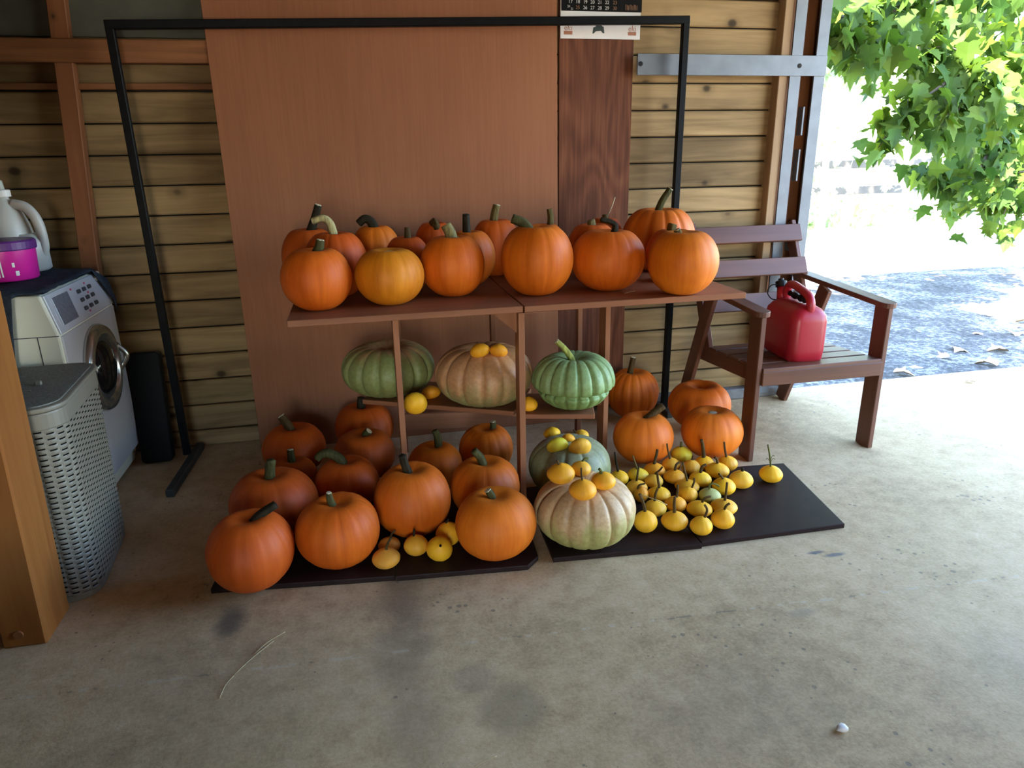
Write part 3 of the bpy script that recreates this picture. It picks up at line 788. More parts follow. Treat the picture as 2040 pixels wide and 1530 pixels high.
 'T12': ([0.348,3.24,0.846,0.0966,1.2798],[],0,0),
 'T13': ([0.1961,2.92,0.846,0.095,1.1668],[[0.007,0.0,0.1975],[0.0073,0.0,0.2339],[0.0069,0.0,0.26]],0.0175,0),
 'T14': ([0.0785,3.14,0.846,0.1104,1.136],[[-0.0007,0.0,0.2383],[-0.0153,0.0,0.2707],[-0.0399,0.0,0.2821],[-0.067,0.0,0.262]],0.0196,0),
 'T16': ([-0.088,2.9,0.846,0.1229,1.0285],[[-0.0038,0.0,0.2476],[-0.0114,0.0,0.2888],[-0.0363,-0.0,0.309],[-0.0774,0.0,0.2989]],0.0159,1),
 'T15': ([-0.2015,3.13,0.846,0.12,1.0397],[[0.0189,0.0,0.2408],[0.0371,0.0,0.2984],[0.0544,0.0,0.3473]],0.0181,1),
 'M1': ([0.0866,2.9842,0.39,0.2035,0.5226],[[0.0016,0.0,0.1711],[0.001,0.0,0.1916]],0.0099,1),
 'M2': ([0.4763,2.7552,0.39,0.203,0.5774],[],0,0),
 'M3': ([0.8186,2.6068,0.39,0.1699,0.6207],[[0.0046,0.0,0.155],[-0.013,0.0,0.2053],[-0.045,0.0,0.2498],[-0.0765,0.0,0.2813]],0.0143,1),
 'g1': ([0.7538,2.6995,0.209,0.0369,0.72],[],0,0),
 'g2': ([0.7275,2.5256,0.2194,0.044,0.72],[],0,0),
 'g3': ([0.7962,2.5938,0.2295,0.0273,0.72],[],0,0),
 'g4': ([0.8725,2.6591,0.2064,0.0324,0.72],[[-0.0182,0.0,0.0251],[-0.0342,0.0,0.0477]],0.0043,0),
 'g5': ([0.8102,2.4864,0.218,0.0467,0.72],[],0,0),
 'g6': ([0.6587,2.2358,0.2338,0.0515,0.72],[[-0.0154,0.0,0.0761],[-0.0173,0.0,0.0903]],0.0046,0),
 'g7': ([0.7444,2.266,0.2386,0.0384,0.72],[[0.0044,0.0,0.0518],[0.014,0.0,0.063],[0.0277,0.0,0.0634]],0.0047,0),
 'g8': ([0.6974,2.0996,0.2313,0.0491,0.72],[[-0.0023,0.0,0.0626],[-0.0064,0.0,0.0919],[-0.0068,0.0,0.1167]],0.0035,0),
 'g9': ([0.7879,2.1391,0.239,0.0439,0.72],[[-0.017,0.0,0.07],[-0.0191,0.0,0.078]],0.0062,0),
 'e4': ([0.4396,2.654,0.6122,0.0401,0.72],[],0,0),
 'e5': ([0.517,2.6478,0.61,0.0372,0.72],[],0,0),
 'e1': ([0.1746,2.6822,0.39,0.0484,0.9144],[],0,0),
 'e2': ([0.2552,2.8446,0.39,0.0418,0.6816],[],0,0),
 'e3': ([0.6247,2.589,0.39,0.0357,0.8377],[],0,0),
}

def body_mesh(name, r, a, mat, ribs=12, depth=0.03, sharp=2.0, dim=0.24, dim_w=0.36, dim_b=0.06, peak=0.0, seed=0, seg=96, rings=36,
              lop=0.03, waist=0.0, power=0.92, conic=0.0):
    """ribbed fruit resting on z=0, greatest radius r, height 2*r*a"""
    rn = random.Random(seed)
    b = r*a
    ph = rn.uniform(0, 6.28)
    lump = [(rn.uniform(0, 6.28), rn.uniform(0.4, 1.0)*lop) for _ in range(3)]
    wob = [rn.uniform(-0.12, 0.12) for _ in range(ribs)]
    amp = [rn.uniform(0.75, 1.25) for _ in range(ribs)]
    V, UV = [], []
    for j in range(rings+1):
        t = math.pi*j/rings
        rho = max(math.sin(t), 0.0)**power
        z = math.cos(t)
        if conic and z > 0: rho *= 1-conic*z**1.3
        z = z - dim*math.exp(-(rho/dim_w)**2)*(1 if t < math.pi/2 else 0) + dim_b*math.exp(-(rho/0.28)**2)*(1 if t > math.pi/2 else 0)
        if peak and t < math.pi/2: z += peak*math.exp(-(rho/0.2)**2)
        if waist:
            rho *= 1-waist*math.exp(-((z+0.28)/0.07)**2)
            if z < -0.28: rho *= 0.93
        for k in range(seg):
            th = 2*math.pi*k/seg
            q = (th*ribs/(2*math.pi)) % ribs
            i = int(q) % ribs
            fr_ = q-int(q)
            g = 1-abs(math.sin(math.pi*fr_))
            w_ = min(1.0, rho*1.6)
            f = 1-depth*amp[i]*(g**sharp)*w_
            for n_, (pp, am) in enumerate(lump): f *= 1+am*math.cos((n_+1)*th+pp)*rho*(0.6 if n_ else 1)
            x = r*rho*f*math.cos(th+ph); y = r*rho*f*math.sin(th+ph)
            zz = b*z*(0.6+0.4*f if z > 0 else 1)
            V.append((x, y, zz))
    zmin = min(v[2] for v in V); zmax = max(v[2] for v in V)
    s = 2*b/(zmax-zmin) if not peak else 2*b/(zmax-zmin)
    V = [(x, y, (z-zmin)*s) for x, y, z in V]
    Fc = []
    for j in range(rings):
        for k in range(seg):
            a_, b_ = j*seg+k, j*seg+(k+1) % seg
            Fc.append((a_+seg, b_+seg, b_, a_))
    me = mesh_from(name, V, Fc, mat, True)
    uvl = me.uv_layers.new(name='UVMap')
    for p in me.polygons:
        for li, vi in zip(p.loop_indices, p.vertices):
            j, k = divmod(vi, seg)
            u = k/seg
            if k == 0 and any((v % seg) == seg-1 for v in p.vertices): u = 1.0
            uvl.data[li].uv = (u, 1-j/rings)
    zt = V[0][2]
    return me, zt
def stem_parts(root, base, pts, rad, cut, color, zt, seed, flare=1.5, tipk=0.8, lobes=5):
    rn = random.Random(seed)
    P = [Vector(p) for p in pts]
    P[0] = Vector((P[0].x*0.7, P[0].y, min(P[0].z, zt+0.012)))
    start = Vector((P[0].x*0.75, P[0].y, zt-0.012))
    # lean the stem a little out of the picture plane so that it is a real 3D hook
    lean = rn.uniform(-0.15, 0.15)
    L = (P[-1]-P[0]).length
    for i, p in enumerate(P):
        p.y += lean*L*(i/(len(P)-1))
    path = bez([start]+P, 5)
    n = len(path)
    rad_l = []
    for i in range(n):
        t = i/(n-1)
        rad_l.append(rad*((flare-1)*math.exp(-t*6)+1.0-(1-tipk)*t))
    V, Fc = tube_data(path, rad_l, 15 if rad > 0.009 else 10, lobes if rad > 0.009 else 0, 0.13)
    o = add('stem', mesh_from('stem', [tuple(v) for v in V], Fc, MAT['stem'], True), root, WM[root.name].copy())
    o.color = (*color, 1)
    if cut:
        d = (path[-1]-path[-2]).normalized()
        q = d.to_track_quat('Z', 'Y').to_matrix().to_4x4()
        w = WM[root.name] @ Matrix.Translation(path[-1]+d*0.0006) @ q
        add('cut_end', lathe_mesh('cut_end', [(rad_l[-1]*0.98, -0.002), (rad_l[-1]*0.9, 0.0015)], MAT['cut'], 14, False), o, w)
    return o

ORANGE = {'o': (0.62, 0.130, 0.006), 'r': (0.54, 0.092, 0.006), 'd': (0.49, 0.088, 0.006), 'y': (0.70, 0.225, 0.008), 'b': (0.70, 0.165, 0.008)}
STEM = {'g': (0.060, 0.056, 0.022), 'k': (0.022, 0.017, 0.010), 'p': (0.21, 0.175, 0.085), 'c': (0.40, 0.36, 0.20), 'b': (0.075, 0.045, 0.018), 'o': (0.125, 0.095, 0.036), 'v': (0.30, 0.32, 0.09), 't': (0.10, 0.11, 0.028)}
SHELF_G = 'orange pumpkins on the top shelf'
FLOOR_G = 'orange pumpkins on the floor boards'
RIGHT_G = 'orange pumpkins on the floor by the chair'
PUMP = {  # label, skin, stem colour, group, ribs, depth
 'T1': ('orange pumpkin with short grey stem at the front left corner of the top shelf', 'o', 'g', SHELF_G, 11, .020),
 'T2': ('yellowish orange pumpkin showing no stem, second from left in the shelf front row', 'y', None, SHELF_G, 12, .018),
 'T3': ('orange pumpkin with a pale ridged stem, third from left in the shelf front row', 'o', 'p', SHELF_G, 12, .018),
 'T4': ('round orange pumpkin with thick green stem bent left, shelf front row', 'o', 'g', SHELF_G, 10, .026),
 'T5': ('broad orange pumpkin with thin black hooked stem in the shelf front row', 'o', 'k', SHELF_G, 14, .022),
 'T6': ('orange pumpkin at the right front end of the top shelf, brightly lit on its right', 'b', 'o', SHELF_G, 11, .016),
 'T6b': ('orange pumpkin with stubby brown stem just behind the rightmost front shelf pumpkin', 'o', 'o', SHELF_G, 11, .022),
 'T7': ('large orange pumpkin with long slanting stem before the black upright, back of shelf', 'o', 'g', SHELF_G, 12, .045),
 'T5b': ('orange pumpkin with blunt grey stem, half hidden behind the hook-stemmed one', 'r', 'p', SHELF_G, 11, .022),
 'T8': ('orange pumpkin with a dry twig on its stem before the plywood plank', 'r', 'o', SHELF_G, 11, .025),
 'T9': ('orange pumpkin with olive stem where the hardboard panel ends, back of shelf', 'o', 'o', SHELF_G, 11, .03),
 'T10': ('reddish orange pumpkin with dark cut stem, back of shelf behind the thick green stem', 'r', 'o', SHELF_G, 11, .03),
 'T11': ('orange pumpkin with upright blackish stem, right behind the pale-stemmed front one', 'o', 'k', SHELF_G, 11, .03),
 'T12': ('dark orange pumpkin whose stripy stem points forward, back of shelf', 'r', 'b', SHELF_G, 11, .025),
 'T13': ('small dark orange pumpkin with tapered brown stem behind the stemless yellowish one', 'd', 'b', SHELF_G, 11, .02),
 'T14': ('bright orange pumpkin with black stem hooked left, back of shelf', 'b', 'k', SHELF_G, 11, .025),
 'T15': ('dark orange pumpkin with tall dark stem at the back left end of the shelf', 'd', 'k', SHELF_G, 11, .02),
 'T16': ('reddish pumpkin with cream-coloured bent stem near the left end of the shelf', 'r', 'c', SHELF_G, 12, .02),
 'F1': ('orange floor pumpkin at the front left corner, dark stem slanting right', 'd', 'k', FLOOR_G, 11, .022),
 'F2': ('orange floor pumpkin with pale-tipped stem, second from left in the front row', 'o', 'g', FLOOR_G, 12, .022),
 'F3': ('tall round orange floor pumpkin behind the five small gourds', 'o', 'k', FLOOR_G, 12, .018),
 'F4': ('orange floor pumpkin in the front row, left of the big pale ribbed one', 'b', 'g', FLOOR_G, 11, .015),
 'F5': ('wide orange floor pumpkin behind the front left corner one', 'd', 'g', FLOOR_G, 12, .018),
 'F6': ('half hidden orange floor pumpkin with a small round cut stem, left side', 'd', 'g', FLOOR_G, 11, .02),
 'F7': ('orange floor pumpkin at the lower left edge of the hardboard panel', 'r', 'b', FLOOR_G, 12, .02),
 'F8': ('orange floor pumpkin with black stem, rearmost under the left end of the shelf', 'r', 'k', FLOOR_G, 12, .022),
 'F9': ('orange floor pumpkin with pale broken stem in front of the black-stemmed rear one', 'd', 'g', FLOOR_G, 12, .02),
 'F10': ('orange floor pumpkin with thick stem arched to the left', 'r', 'g', FLOOR_G, 12, .02),
 'F11': ('orange floor pumpkin with leaning grey stem just below the shelf cross plank', 'o', 'g', FLOOR_G, 11, .02),
 'F12': ('bright orange floor pumpkin with straight cut stem under the shelf by the middle post', 'b', 'g', FLOOR_G, 14, .03),
 'F13': ('orange floor pumpkin with hooked stem, middle of three beside the middle post', 'o', 'g', FLOOR_G, 12, .018),
 'Q1': ('orange floor pumpkin with stem leaning right, just behind the yellow gourds', 'b', 'b', RIGHT_G, 10, .022),
 'Q2': ('ribbed orange pumpkin with thin upright stem by the foot of the plywood plank', 'b', 'b', RIGHT_G, 16, .05),
 'Q3': ('deeply dented orange pumpkin without stem under the left side of the chair', 'b', None, RIGHT_G, 6, .05),
 'Q4': ('orange pumpkin with a flat stem scar beside the left front leg of the chair', 'b', None, RIGHT_G, 10, .028),
}
seed = 100
for k, (label, sk, stc, grp, ribs, dep) in PUMP.items():
    seed += 1
    (x, y, z, r, a), pts, rad, cut = VEG[k]
    root = thing('pumpkin', (x, y, z), label, 'pumpkin', grp)
    lop = 0.05
    kw = {}
    if k == 'Q3': kw = dict(dim=0.42, sharp=1.4); lop = 0.07
    if k == 'Q4': kw = dict(dim=0.26)
    if k == 'T7': kw = dict(dim=0.3)
    me, zt = body_mesh('body', r, a, MAT['pumpkin'], ribs, dep, seed=seed, lop=lop*0.7, **{'sharp': 2.2, **kw})
    o = add('body', me, root, WM[root.name].copy())
    c = ORANGE[sk]; rn = random.Random(seed); f = rn.uniform(0.93, 1.06)
    o.color = (c[0]*f, c[1]*f*rn.uniform(0.9, 1.1), c[2], 1)
    if k == 'T12':
        pts, rad = [[-0.01, -0.02, 2*r*a-0.015], [-0.008, -0.06, 2*r*a+0.008], [0.0, -0.095, 2*r*a-0.012]], 0.019
    if pts:
        stem_parts(root, None, pts, rad, cut, STEM[stc], zt, seed, 1.45 if k not in ('T5', 'Q2') else 1.9, 0.78 if k not in ('T13', 'F2') else 0.55)
    else:
        s_ = add('stem_scar', lathe_mesh('stem_scar', [(0.026, -0.004), (0.022, 0.003), (0.008, 0.004)], MAT['cut'], 14, True), root, T(x, y, z+zt+0.001))
    if k == 'T8':
        V, Fc = tube_data(bez([(0.012, 0, 2*r*a+0.012), (0.03, 0, 2*r*a+0.05), (0.05, 0.01, 2*r*a+0.095)], 4), [0.0028]*9, 6)
        t_ = add('twig', mesh_from('twig', [tuple(v) for v in V], Fc, MAT['straw'], True), root, WM[root.name].copy())

SQ = {
 'M1': ('big ribbed squash, green flushed pink on top, left on the middle shelf', 'squash', 15, .12, dict(dim=.30), 'p'),
 'M2': ('big ribbed pink and green squash under two gourds on the middle shelf', 'squash', 14, .11, dict(dim=.22), None),
 'M3': ('green squash in two tiers with long pale stem on the middle shelf', 'squash', 17, .11, dict(dim=.30, waist=.16), 'v'),
 'P1': ('big pale pink-green ribbed squash on the floor carrying four gourds', 'squash', 14, .085, dict(dim=.16), None),
 'P2': ('grey-green ribbed squash on the floor carrying five gourds', 'squash', 11, .05, dict(dim=.12), None),
}
for k, (label, nm, ribs, dep, kw, stc) in SQ.items():
    seed += 1
    (x, y, z, r, a), pts, rad, cut = VEG[k]
    if k == 'P2': a = 0.66
    root = thing(nm, (x, y, z), label, 'squash', 'big ribbed squashes')
    me, zt = body_mesh('body', r, a, MAT['sq_'+k], ribs, dep, 3.0, seed=seed, seg=160, rings=44, lop=0.02, power=0.76, **kw)
    add('body', me, root, WM[root.name].copy())
    if pts: stem_parts(root, None, pts, rad, cut, STEM[stc], zt, seed, 1.7, 0.7)

GC = {'y': (0.92, 0.48, 0.022), 'o': (0.88, 0.40, 0.022), 'b': (0.92, 0.64, 0.05), 'g': (0.46, 0.46, 0.15), 'm': (0.84, 0.45, 0.035), 'l': (0.88, 0.70, 0.045), 'd': (0.72, 0.36, 0.05)}
HEAP = 'small gourds heaped on the dark board'
GOURD = {
 'c1': ('yellow gourd at the left end of the heap, touching the big pale squash', 'y', 'k'),
 'c2': ('bright yellow gourd at the back left of the heap, below the leaning-stem pumpkin', 'b', 'o'),
 'c3': ('dull gold gourd in the heap with stem crossing the bright yellow one behind', 'm', 'b'),
 'c4': ('narrow orange gourd in the heap with stem bent right, beside the pale squash', 'o', 'b'),
 'c5': ('orange-gold gourd in the back row with stem leaning right against the pumpkin', 'o', 'b'),
 'c6': ('gold gourd left of heap centre, short stem slanting right', 'm', 'b'),
 'c8': ('golden gourd left of heap centre with straight upright stem', 'y', 'b'),
 'c9': ('golden gourd behind the leftmost front gourd of the heap', 'm', 'b'),
 'c10': ('leftmost front gourd of the heap, long stem leaning left', 'y', 'b'),
 'c11': ('olive-gold gourd in the back row with a thin straight stem', 'm', 'b'),
 'c12': ('rearmost gourd of the heap, lemon yellow between the two pumpkins', 'l', 't'),
 'c13': ('gold gourd near heap centre with a straw across it and short dark stem', 'o', 'b'),
 'c14': ('gold gourd with stub stem just in front of the two rearmost yellow ones', 'm', 'b'),
 'c15': ('yellow gourd with thick upright stem before the scarred orange pumpkin', 'y', 'b'),
 'c16': ('gold gourd at heap centre with short stem hooked right', 'y', 'b'),
 'c17': ('flat gold gourd at heap centre with long thin leaning stem', 'o', 'b'),
 'c18': ('gold gourd right behind the dark gap in the middle of the heap', 'y', 'b'),
 'c19': ('orange-gold gourd directly behind the second front gourd', 'o', 'b'),
 'c20': ('second front gourd from the left in the heap, straight upright stem', 'y', 'b'),
 'c21': ('gold gourd in the back right of the heap with stem bent left', 'y', 'b'),
 'c22': ('orange gourd at the back right corner of the heap with tall straight stem', 'y', 'b'),
 'c23': ('pale gold gourd at the right edge of the heap with only a stub stem', 'm', 'k'),
 'c24': ('lone yellow gourd with twiggy green stem on the bare end of the board', 'y', 't'),
 'c25': ('gold gourd at the right of the heap, beside the green one', 'y', 'b'),
 'c26': ('pale green gourd with a curly stem, the only green one in the heap', 'g', 't'),
 'c27': ('yellow gourd with curved stem just in front of the green one', 'y', 'b'),
 'c28': ('gold gourd with tall stem behind the rightmost front gourd', 'm', 'b'),
 'c29': ('foremost gourd of the heap with a wavy stem', 'y', 'b'),
 'c30': ('rightmost front gourd of the heap, stem curving right', 'y', 'b'),
 'd1': ('tan gourd nearest the board edge, leftmost of the five before the tall pumpkin', 'd', 'b'),
 'd2': ('small dull gourd behind the leftmost of the five on the left boards', 'd', 'b'),
 'd3': ('middle gourd of the five before the tall orange pumpkin', 'm', 'k'),
 'd4': ('bright yellow gourd tipped forward, showing its dark scar, among the five', 'y', None),
 'd5': ('yellow gourd squeezed against the front row pumpkin, rightmost of the five', 'y', 'k'),
 'g1': ('yellow gourd at the back left on top of the grey-green squash', 'y', None),
 'g2': ('lemon yellow gourd at the front left on top of the grey-green squash', 'l', None),
 'g3': ('small shaded orange gourd in the middle on top of the grey-green squash', 'o', None),
 'g4': ('orange-yellow gourd at the back right on top of the grey-green squash', 'm', 'b'),
 'g5': ('gold gourd at the front right on top of the grey-green squash', 'm', None),
 'g6': ('golden gourd at the left on top of the pale ribbed squash', 'y', 'b'),
 'g7': ('golden gourd at the back on top of the pale ribbed squash', 'm', 't'),
 'g8': ('flat orange-gold gourd at the front on top of the pale ribbed squash', 'o', 'b'),
 'g9': ('orange-gold gourd at the right on top of the pale ribbed squash', 'o', 't'),
 'e4': ('left one of two orange gourds on top of the pink-green squash', 'o', None),
 'e5': ('right one of two orange gourds on top of the pink-green squash', 'o', None),
 'e1': ('yellow gourd at the front edge of the middle shelf beside the left post', 'y', None),
 'e2': ('small orange gourd between the two ribbed squashes on the middle shelf', 'o', None),
 'e3': ('gold gourd half hidden by the middle post on the middle shelf', 'y', 'k'),
}
for k, (label, sk, stc) in GOURD.items():
    seed += 1
    (x, y, z, r, a), pts, rad, cut = VEG[k]
    grp = HEAP if k[0] == 'c' else {'d': 'five gourds before the tall orange pumpkin', 'g': 'gourds sitting on the floor squashes', 'e': 'gourds on the middle shelf'}[k[0]]
    rn = random.Random(seed)
    root = thing('gourd', (x, y, z), label, 'gourd', grp)
    tilt = Matrix.Identity(4)
    if k == 'd4': tilt = T(0, 0, r*a) @ RX(48) @ T(0, 0, -r*a)
    elif k in ('g2', 'g5', 'e1'): tilt = T(0, 0, r*a) @ RX(-60) @ T(0, 0, -r*a)
    elif k in ('e4', 'e5', 'g1', 'g3', 'e2'): tilt = T(0, 0, r*a) @ RX(-25) @ RY(rn.uniform(-20, 20)) @ T(0, 0, -r*a)
    me, zt = body_mesh('body', r, a, MAT['gourd'], rn.choice((8, 10, 12)), .022, 2.0, dim=0.0, dim_b=0.05, peak=0.10, seed=seed, seg=56, rings=24, lop=0.03, power=0.9, conic=0.14)
    o = add('body', me, root, WM[root.name] @ tilt)
    c = GC[sk]; f = rn.uniform(0.93, 1.07)
    o.color = (c[0]*f, c[1]*f*rn.uniform(0.93, 1.07), c[2], 1)
    if pts and stc:
        stem_parts(root, None, pts, rad*0.9, 0, STEM[stc], zt, seed, 1.5, 0.85)
    elif k == 'd4':
        sc = add('stem_scar', lathe_mesh('stem_scar', [(0.0055, -0.003), (0.0045, 0.002)], MAT['black'], 10, False), root, WM[root.name] @ tilt @ T(0, 0, zt+0.0005))
    if k == 'c24':
        for (dx, dz, l) in ((-0.012, 0.02, -0.022), (0.010, 0.016, 0.022), (0.004, 0.03, 0.018)):
            V, Fc = tube_data(bez([(pts[0][0], 0, zt+dz), (pts[0][0]+l*0.6, 0.004, zt+dz+0.016), (pts[0][0]+l, 0.0, zt+dz+0.012)], 4), [0.0012]*9, 5)
            t_ = add('twig', mesh_from('twig', [tuple(v) for v in V], Fc, MAT['stem'], True), root, WM[root.name].copy()); t_.color = (*STEM['t'], 1)

# ------------------------------------------------------------------ garden armchair
ch = thing('garden_chair', (2.02, 3.0, 0), 'brown wooden garden armchair with slatted seat and back by the doorway', 'chair')
CX0, CX1 = 1.705, 2.342
for cx in (CX0, CX1):
    o = box('front_leg', cx-0.0125, cx+0.0125, 2.672, 2.765, 0.0, 0.690, MAT['chairleg'], ch, 0.003)
    beam_between('rear_leg', (cx, 3.145, 0.700), (cx, 3.425, 0.0), 0.025, 0.085, MAT['chairleg'], ch, 0.003)
    xin = cx+0.026 if cx < 2 else cx-0.026
    beam_between('back_post', (xin, 3.175, 0.36), (xin, 3.478, 1.005), 0.025, 0.07, MAT['chairleg'], ch, 0.003)
    beam_between('side_rail', (xin, 2.69, 0.405), (xin, 3.30, 0.368), 0.025, 0.07, MAT['chairleg'], ch, 0.003)
    # armrest: a board with a rounded front end
    out = [(-0.036, 0.0), (-0.036, 0.70), (0.036, 0.70), (0.036, 0.0)] + [(0.036*math.cos(t_), -0.036*math.sin(t_)*0.9) for t_ in [math.pi*k/8 for k in range(1, 8)]]
    prism('armrest', out, -0.0125, 0.0125, MAT['chairleg'], ch, T(cx, 2.695, 0.700) @ RX(3.6), bevel=0.003)
yy, zz = 2.665, 0.452
slat_w = 0.092
for i in range(5):
    t_ = i*(slat_w+0.016)
    w0 = T((CX0+CX1)/2, yy+t_+slat_w/2, zz-0.011-0.058*(t_+slat_w/2)) @ RX(-3.3)
    L = (CX1-CX0)-0.03
    add('seat_slat', box_mesh('seat_slat', L, slat_w, 0.022, MAT['chair'], 0.003), ch, w0)
box('front_apron', CX0+0.0125, CX1-0.0125, 2.660, 2.682, 0.372, 0.438, MAT['chair'], ch, 0.003)
up = Vector((0, 3.478-3.175, 1.005-0.36)).normalized()
for i, zc in enumerate((0.955, 0.790, 0.625)):
    t_ = (zc-0.36)/(1.005-0.36)
    yc = 3.175+t_*(3.478-3.175)-0.046
    m4 = T((CX0+CX1)/2, yc, zc) @ Matrix.Rotation(-math.atan2(up.y, up.z), 4, 'X')
    add('back_slat', box_mesh('back_slat', CX1-CX0-0.002, 0.020, 0.092, MAT['chair'], 0.003), ch, m4)

# ------------------------------------------------------------------ red fuel can
jc = thing('fuel_can', (2.000, 2.880, 0.4400), 'red plastic fuel can with black cap standing on the garden chair seat', 'fuel can', rot=RZ(-6))
JW = WM[jc.name]
def can_section(h, hx, hy, r, n=6):
    return [(x, y, h) for x, y in rounded_rect(hx, hy, min(r, hx*0.98, hy*0.98), n)]
secs = [(0.0, 0.076, 0.138, 0.040), (0.012, 0.086, 0.150, 0.044), (0.06, 0.089, 0.154, 0.044), (0.19, 0.089, 0.154, 0.044), (0.218, 0.086, 0.150, 0.046),
        (0.242, 0.070, 0.134, 0.045), (0.256, 0.048, 0.112, 0.04), (0.262, 0.030, 0.094, 0.03)]
V, Fc = [], []
n_ = len(can_section(0, .08, .1, .04))
for s_ in secs: V += can_section(*s_)
for i in range(len(secs)-1):
    for k in range(n_):
        a_, b_ = i*n_+k, i*n_+(k+1) % n_
        Fc.append((a_, b_, b_+n_, a_+n_))
Fc.append(tuple(range(n_-1, -1, -1))); Fc.append(tuple(range((len(secs)-1)*n_, len(secs)*n_)))
can = add('body', mesh_from('body', V, Fc, MAT['red'], True), jc, JW.copy())
hp = bez([(0, -0.118, 0.220), (0, -0.122, 0.270), (0, -0.095, 0.303), (0, -0.01, 0.324), (0, 0.065, 0.330), (0, 0.098, 0.305), (0, 0.112, 0.245)], 6)
V, Fc = tube_data(hp, [0.019]*len(hp), 12)
V = [(v.x*1.05, v.y, v.z) for v in V]
add('handle', mesh_from('handle', V, Fc, MAT['red'], True), jc, JW.copy())
sp = bez([(0, -0.08, 0.282), (0.0, -0.02, 0.282), (0.0, 0.07, 0.286)], 5)
tube('spout', sp, [0.014+0.004*math.sin(i*1.9) for i in range(len(sp))], MAT['black'], jc, JW.copy(), 12)
cap = add('cap', lathe_mesh('cap', [(0.020, 0), (0.021, 0.006), (0.027, 0.008), (0.027, 0.034), (0.020, 0.038), (0.013, 0.040), (0.013, 0.048)], MAT['black'], 20, False), jc, JW @ T(-0.01, 0.126, 0.244) @ RX(-18) @ T(0, 0, 0.055))
tube('neck', [(-0.01, 0.119, 0.232), (-0.01, 0.142, 0.304)], [0.028, 0.022], MAT['red'], jc, JW.copy(), 16)
lp = bez([(-0.03, 0.139, 0.317), (-0.066, 0.139, 0.314), (-0.082, 0.139, 0.282), (-0.062, 0.134, 0.250), (-0.034, 0.129, 0.244)], 6)
tube('cap_strap', lp, 0.0028, MAT['black'], jc, JW.copy(), 6)

# ------------------------------------------------------------------ calendar on the plank
ca = thing('wall_calendar', (1.215, WY-0.024, 1.9), 'wall calendar with black date sheet above a white strip, hung on the plank', 'calendar')
cy = WY-0.026
box('backing_card', 1.016, 1.415, cy-0.003, cy, 1.897, 2.46, MAT['paper'], ca, 0.0005)
ds = box('date_sheet', 1.020, 1.418, cy-0.0075, cy-0.0045, 2.014, 2.45, MAT['ink'], ca, 0.0005)
def text(name, body, x, z, size, mat, parent, y, align='CENTER'):
    cu = bpy.data.curves.new(name, 'FONT')
    cu.body = body; cu.size = size; cu.align_x = align; cu.align_y = 'CENTER'
    cu.extrude = 0.0002
    to = bpy.data.objects.new(name, cu)
    COL.objects.link(to)
    bpy.context.view_layer.update()
    dg = bpy.context.evaluated_depsgraph_get()
    me = bpy.data.meshes.new_from_object(to.evaluated_get(dg))
    bpy.data.objects.remove(to)
    me.materials.clear(); me.materials.append(mat)
    o = bpy.data.objects.new(name, me)
    return place(o, parent, T(x, y, z) @ RX(90))
ty = cy-0.0079
colx = [1.063, 1.099, 1.135, 1.171, 1.207, 1.243, 1.282]
rows = [('10 11 12 13 14 15 16', 2.078), ('17 18 19 20 21 22 23', 2.052), ('24 25 26 27 28 29 30', 2.028)]
rows = [('3 4 5 6 7 8 9', 2.104)] + rows
for s_, z_ in rows:
    for i, d_ in enumerate(s_.split()):
        if d_ == '24':
            text('numeral', '24', 1.055, z_+0.004, 0.014, MAT['calwhite'], ds, ty); text('numeral', '31', 1.071, z_-0.006, 0.014, MAT['calwhite'], ds, ty)
        else:
            text('numeral', d_, colx[i], z_, 0.021, MAT['calbrown'] if i == 6 or d_ == '25' else MAT['calwhite'], ds, ty)
for i in range(9):
    box('ruled_line', 1.336+i*0.007, 1.3385+i*0.007, ty-0.0002, ty+0.0002, 2.022, 2.046-0.002*(i % 3), MAT['calbrown'], ds, 0)
for sx in (1.054, 1.374):
    box('mark_block', sx-0.021, sx+0.021, cy-0.0036, cy-0.0030, 1.914, 1.930, MAT['calrust'], ca, 0)
    text('mark_letters', 'eki', sx, 1.943, 0.034, MAT['calrust'], ca, cy-0.0034)
    box('mark_stem', sx+0.001, sx+0.003, cy-0.0036, cy-0.003, 1.945, 1.962, MAT['calrust'], ca, 0)
# dark printed bow shape in the middle of the strip
bow = [(-0.030, 0), (-0.026, 0.026), (-0.014, 0.030), (-0.016, 0.060), (0.018, 0.060), (0.016, 0.033), (0.026, 0.030), (0.030, 0.002), (0.022, 0.002), (0.012, 0.012), (-0.012, 0.010), (-0.024, 0)]
me = mesh_from('printed_bow', [(x, 0, z) for x, z in bow], [tuple(range(len(bow)))], MAT['darkgreenink'])
add('printed_bow', me, ca, T(1.204, cy-0.0034, 1.920))

# ------------------------------------------------------------------ washing machine
FX = -1.10                      # its front faces +X
Y0, Y1 = 2.80, 3.42
wm = thing('washing_machine', (-1.40, 3.11, 0), 'white front-loading washing machine in the left corner, cloth on top', 'washing machine')
prof = [(-1.70, 0.02), (FX-0.03, 0.02), (FX-0.03, 0.09), (FX, 0.10), (FX, 0.770), (FX-0.035, 0.925), (-1.70, 0.925)]
n_ = len(prof)
V = [(x, Y0, z) for x, z in prof] + [(x, Y1, z) for x, z in prof]
Fc = [tuple(range(n_)), tuple(range(2*n_-1, n_-1, -1))] + [(i+n_, (i+1) % n_+n_, (i+1) % n_, i) for i in range(n_)]
bm = bmesh.new()
bv = [bm.verts.new(v) for v in V]
for f_ in Fc: bm.faces.new([bv[i] for i in f_])
bmesh.ops.bevel(bm, geom=bm.edges[:], offset=0.008, segments=2, profile=0.5, affect='EDGES')
add('cabinet', bm_mesh('cabinet', bm, MAT['washwhite']), wm)
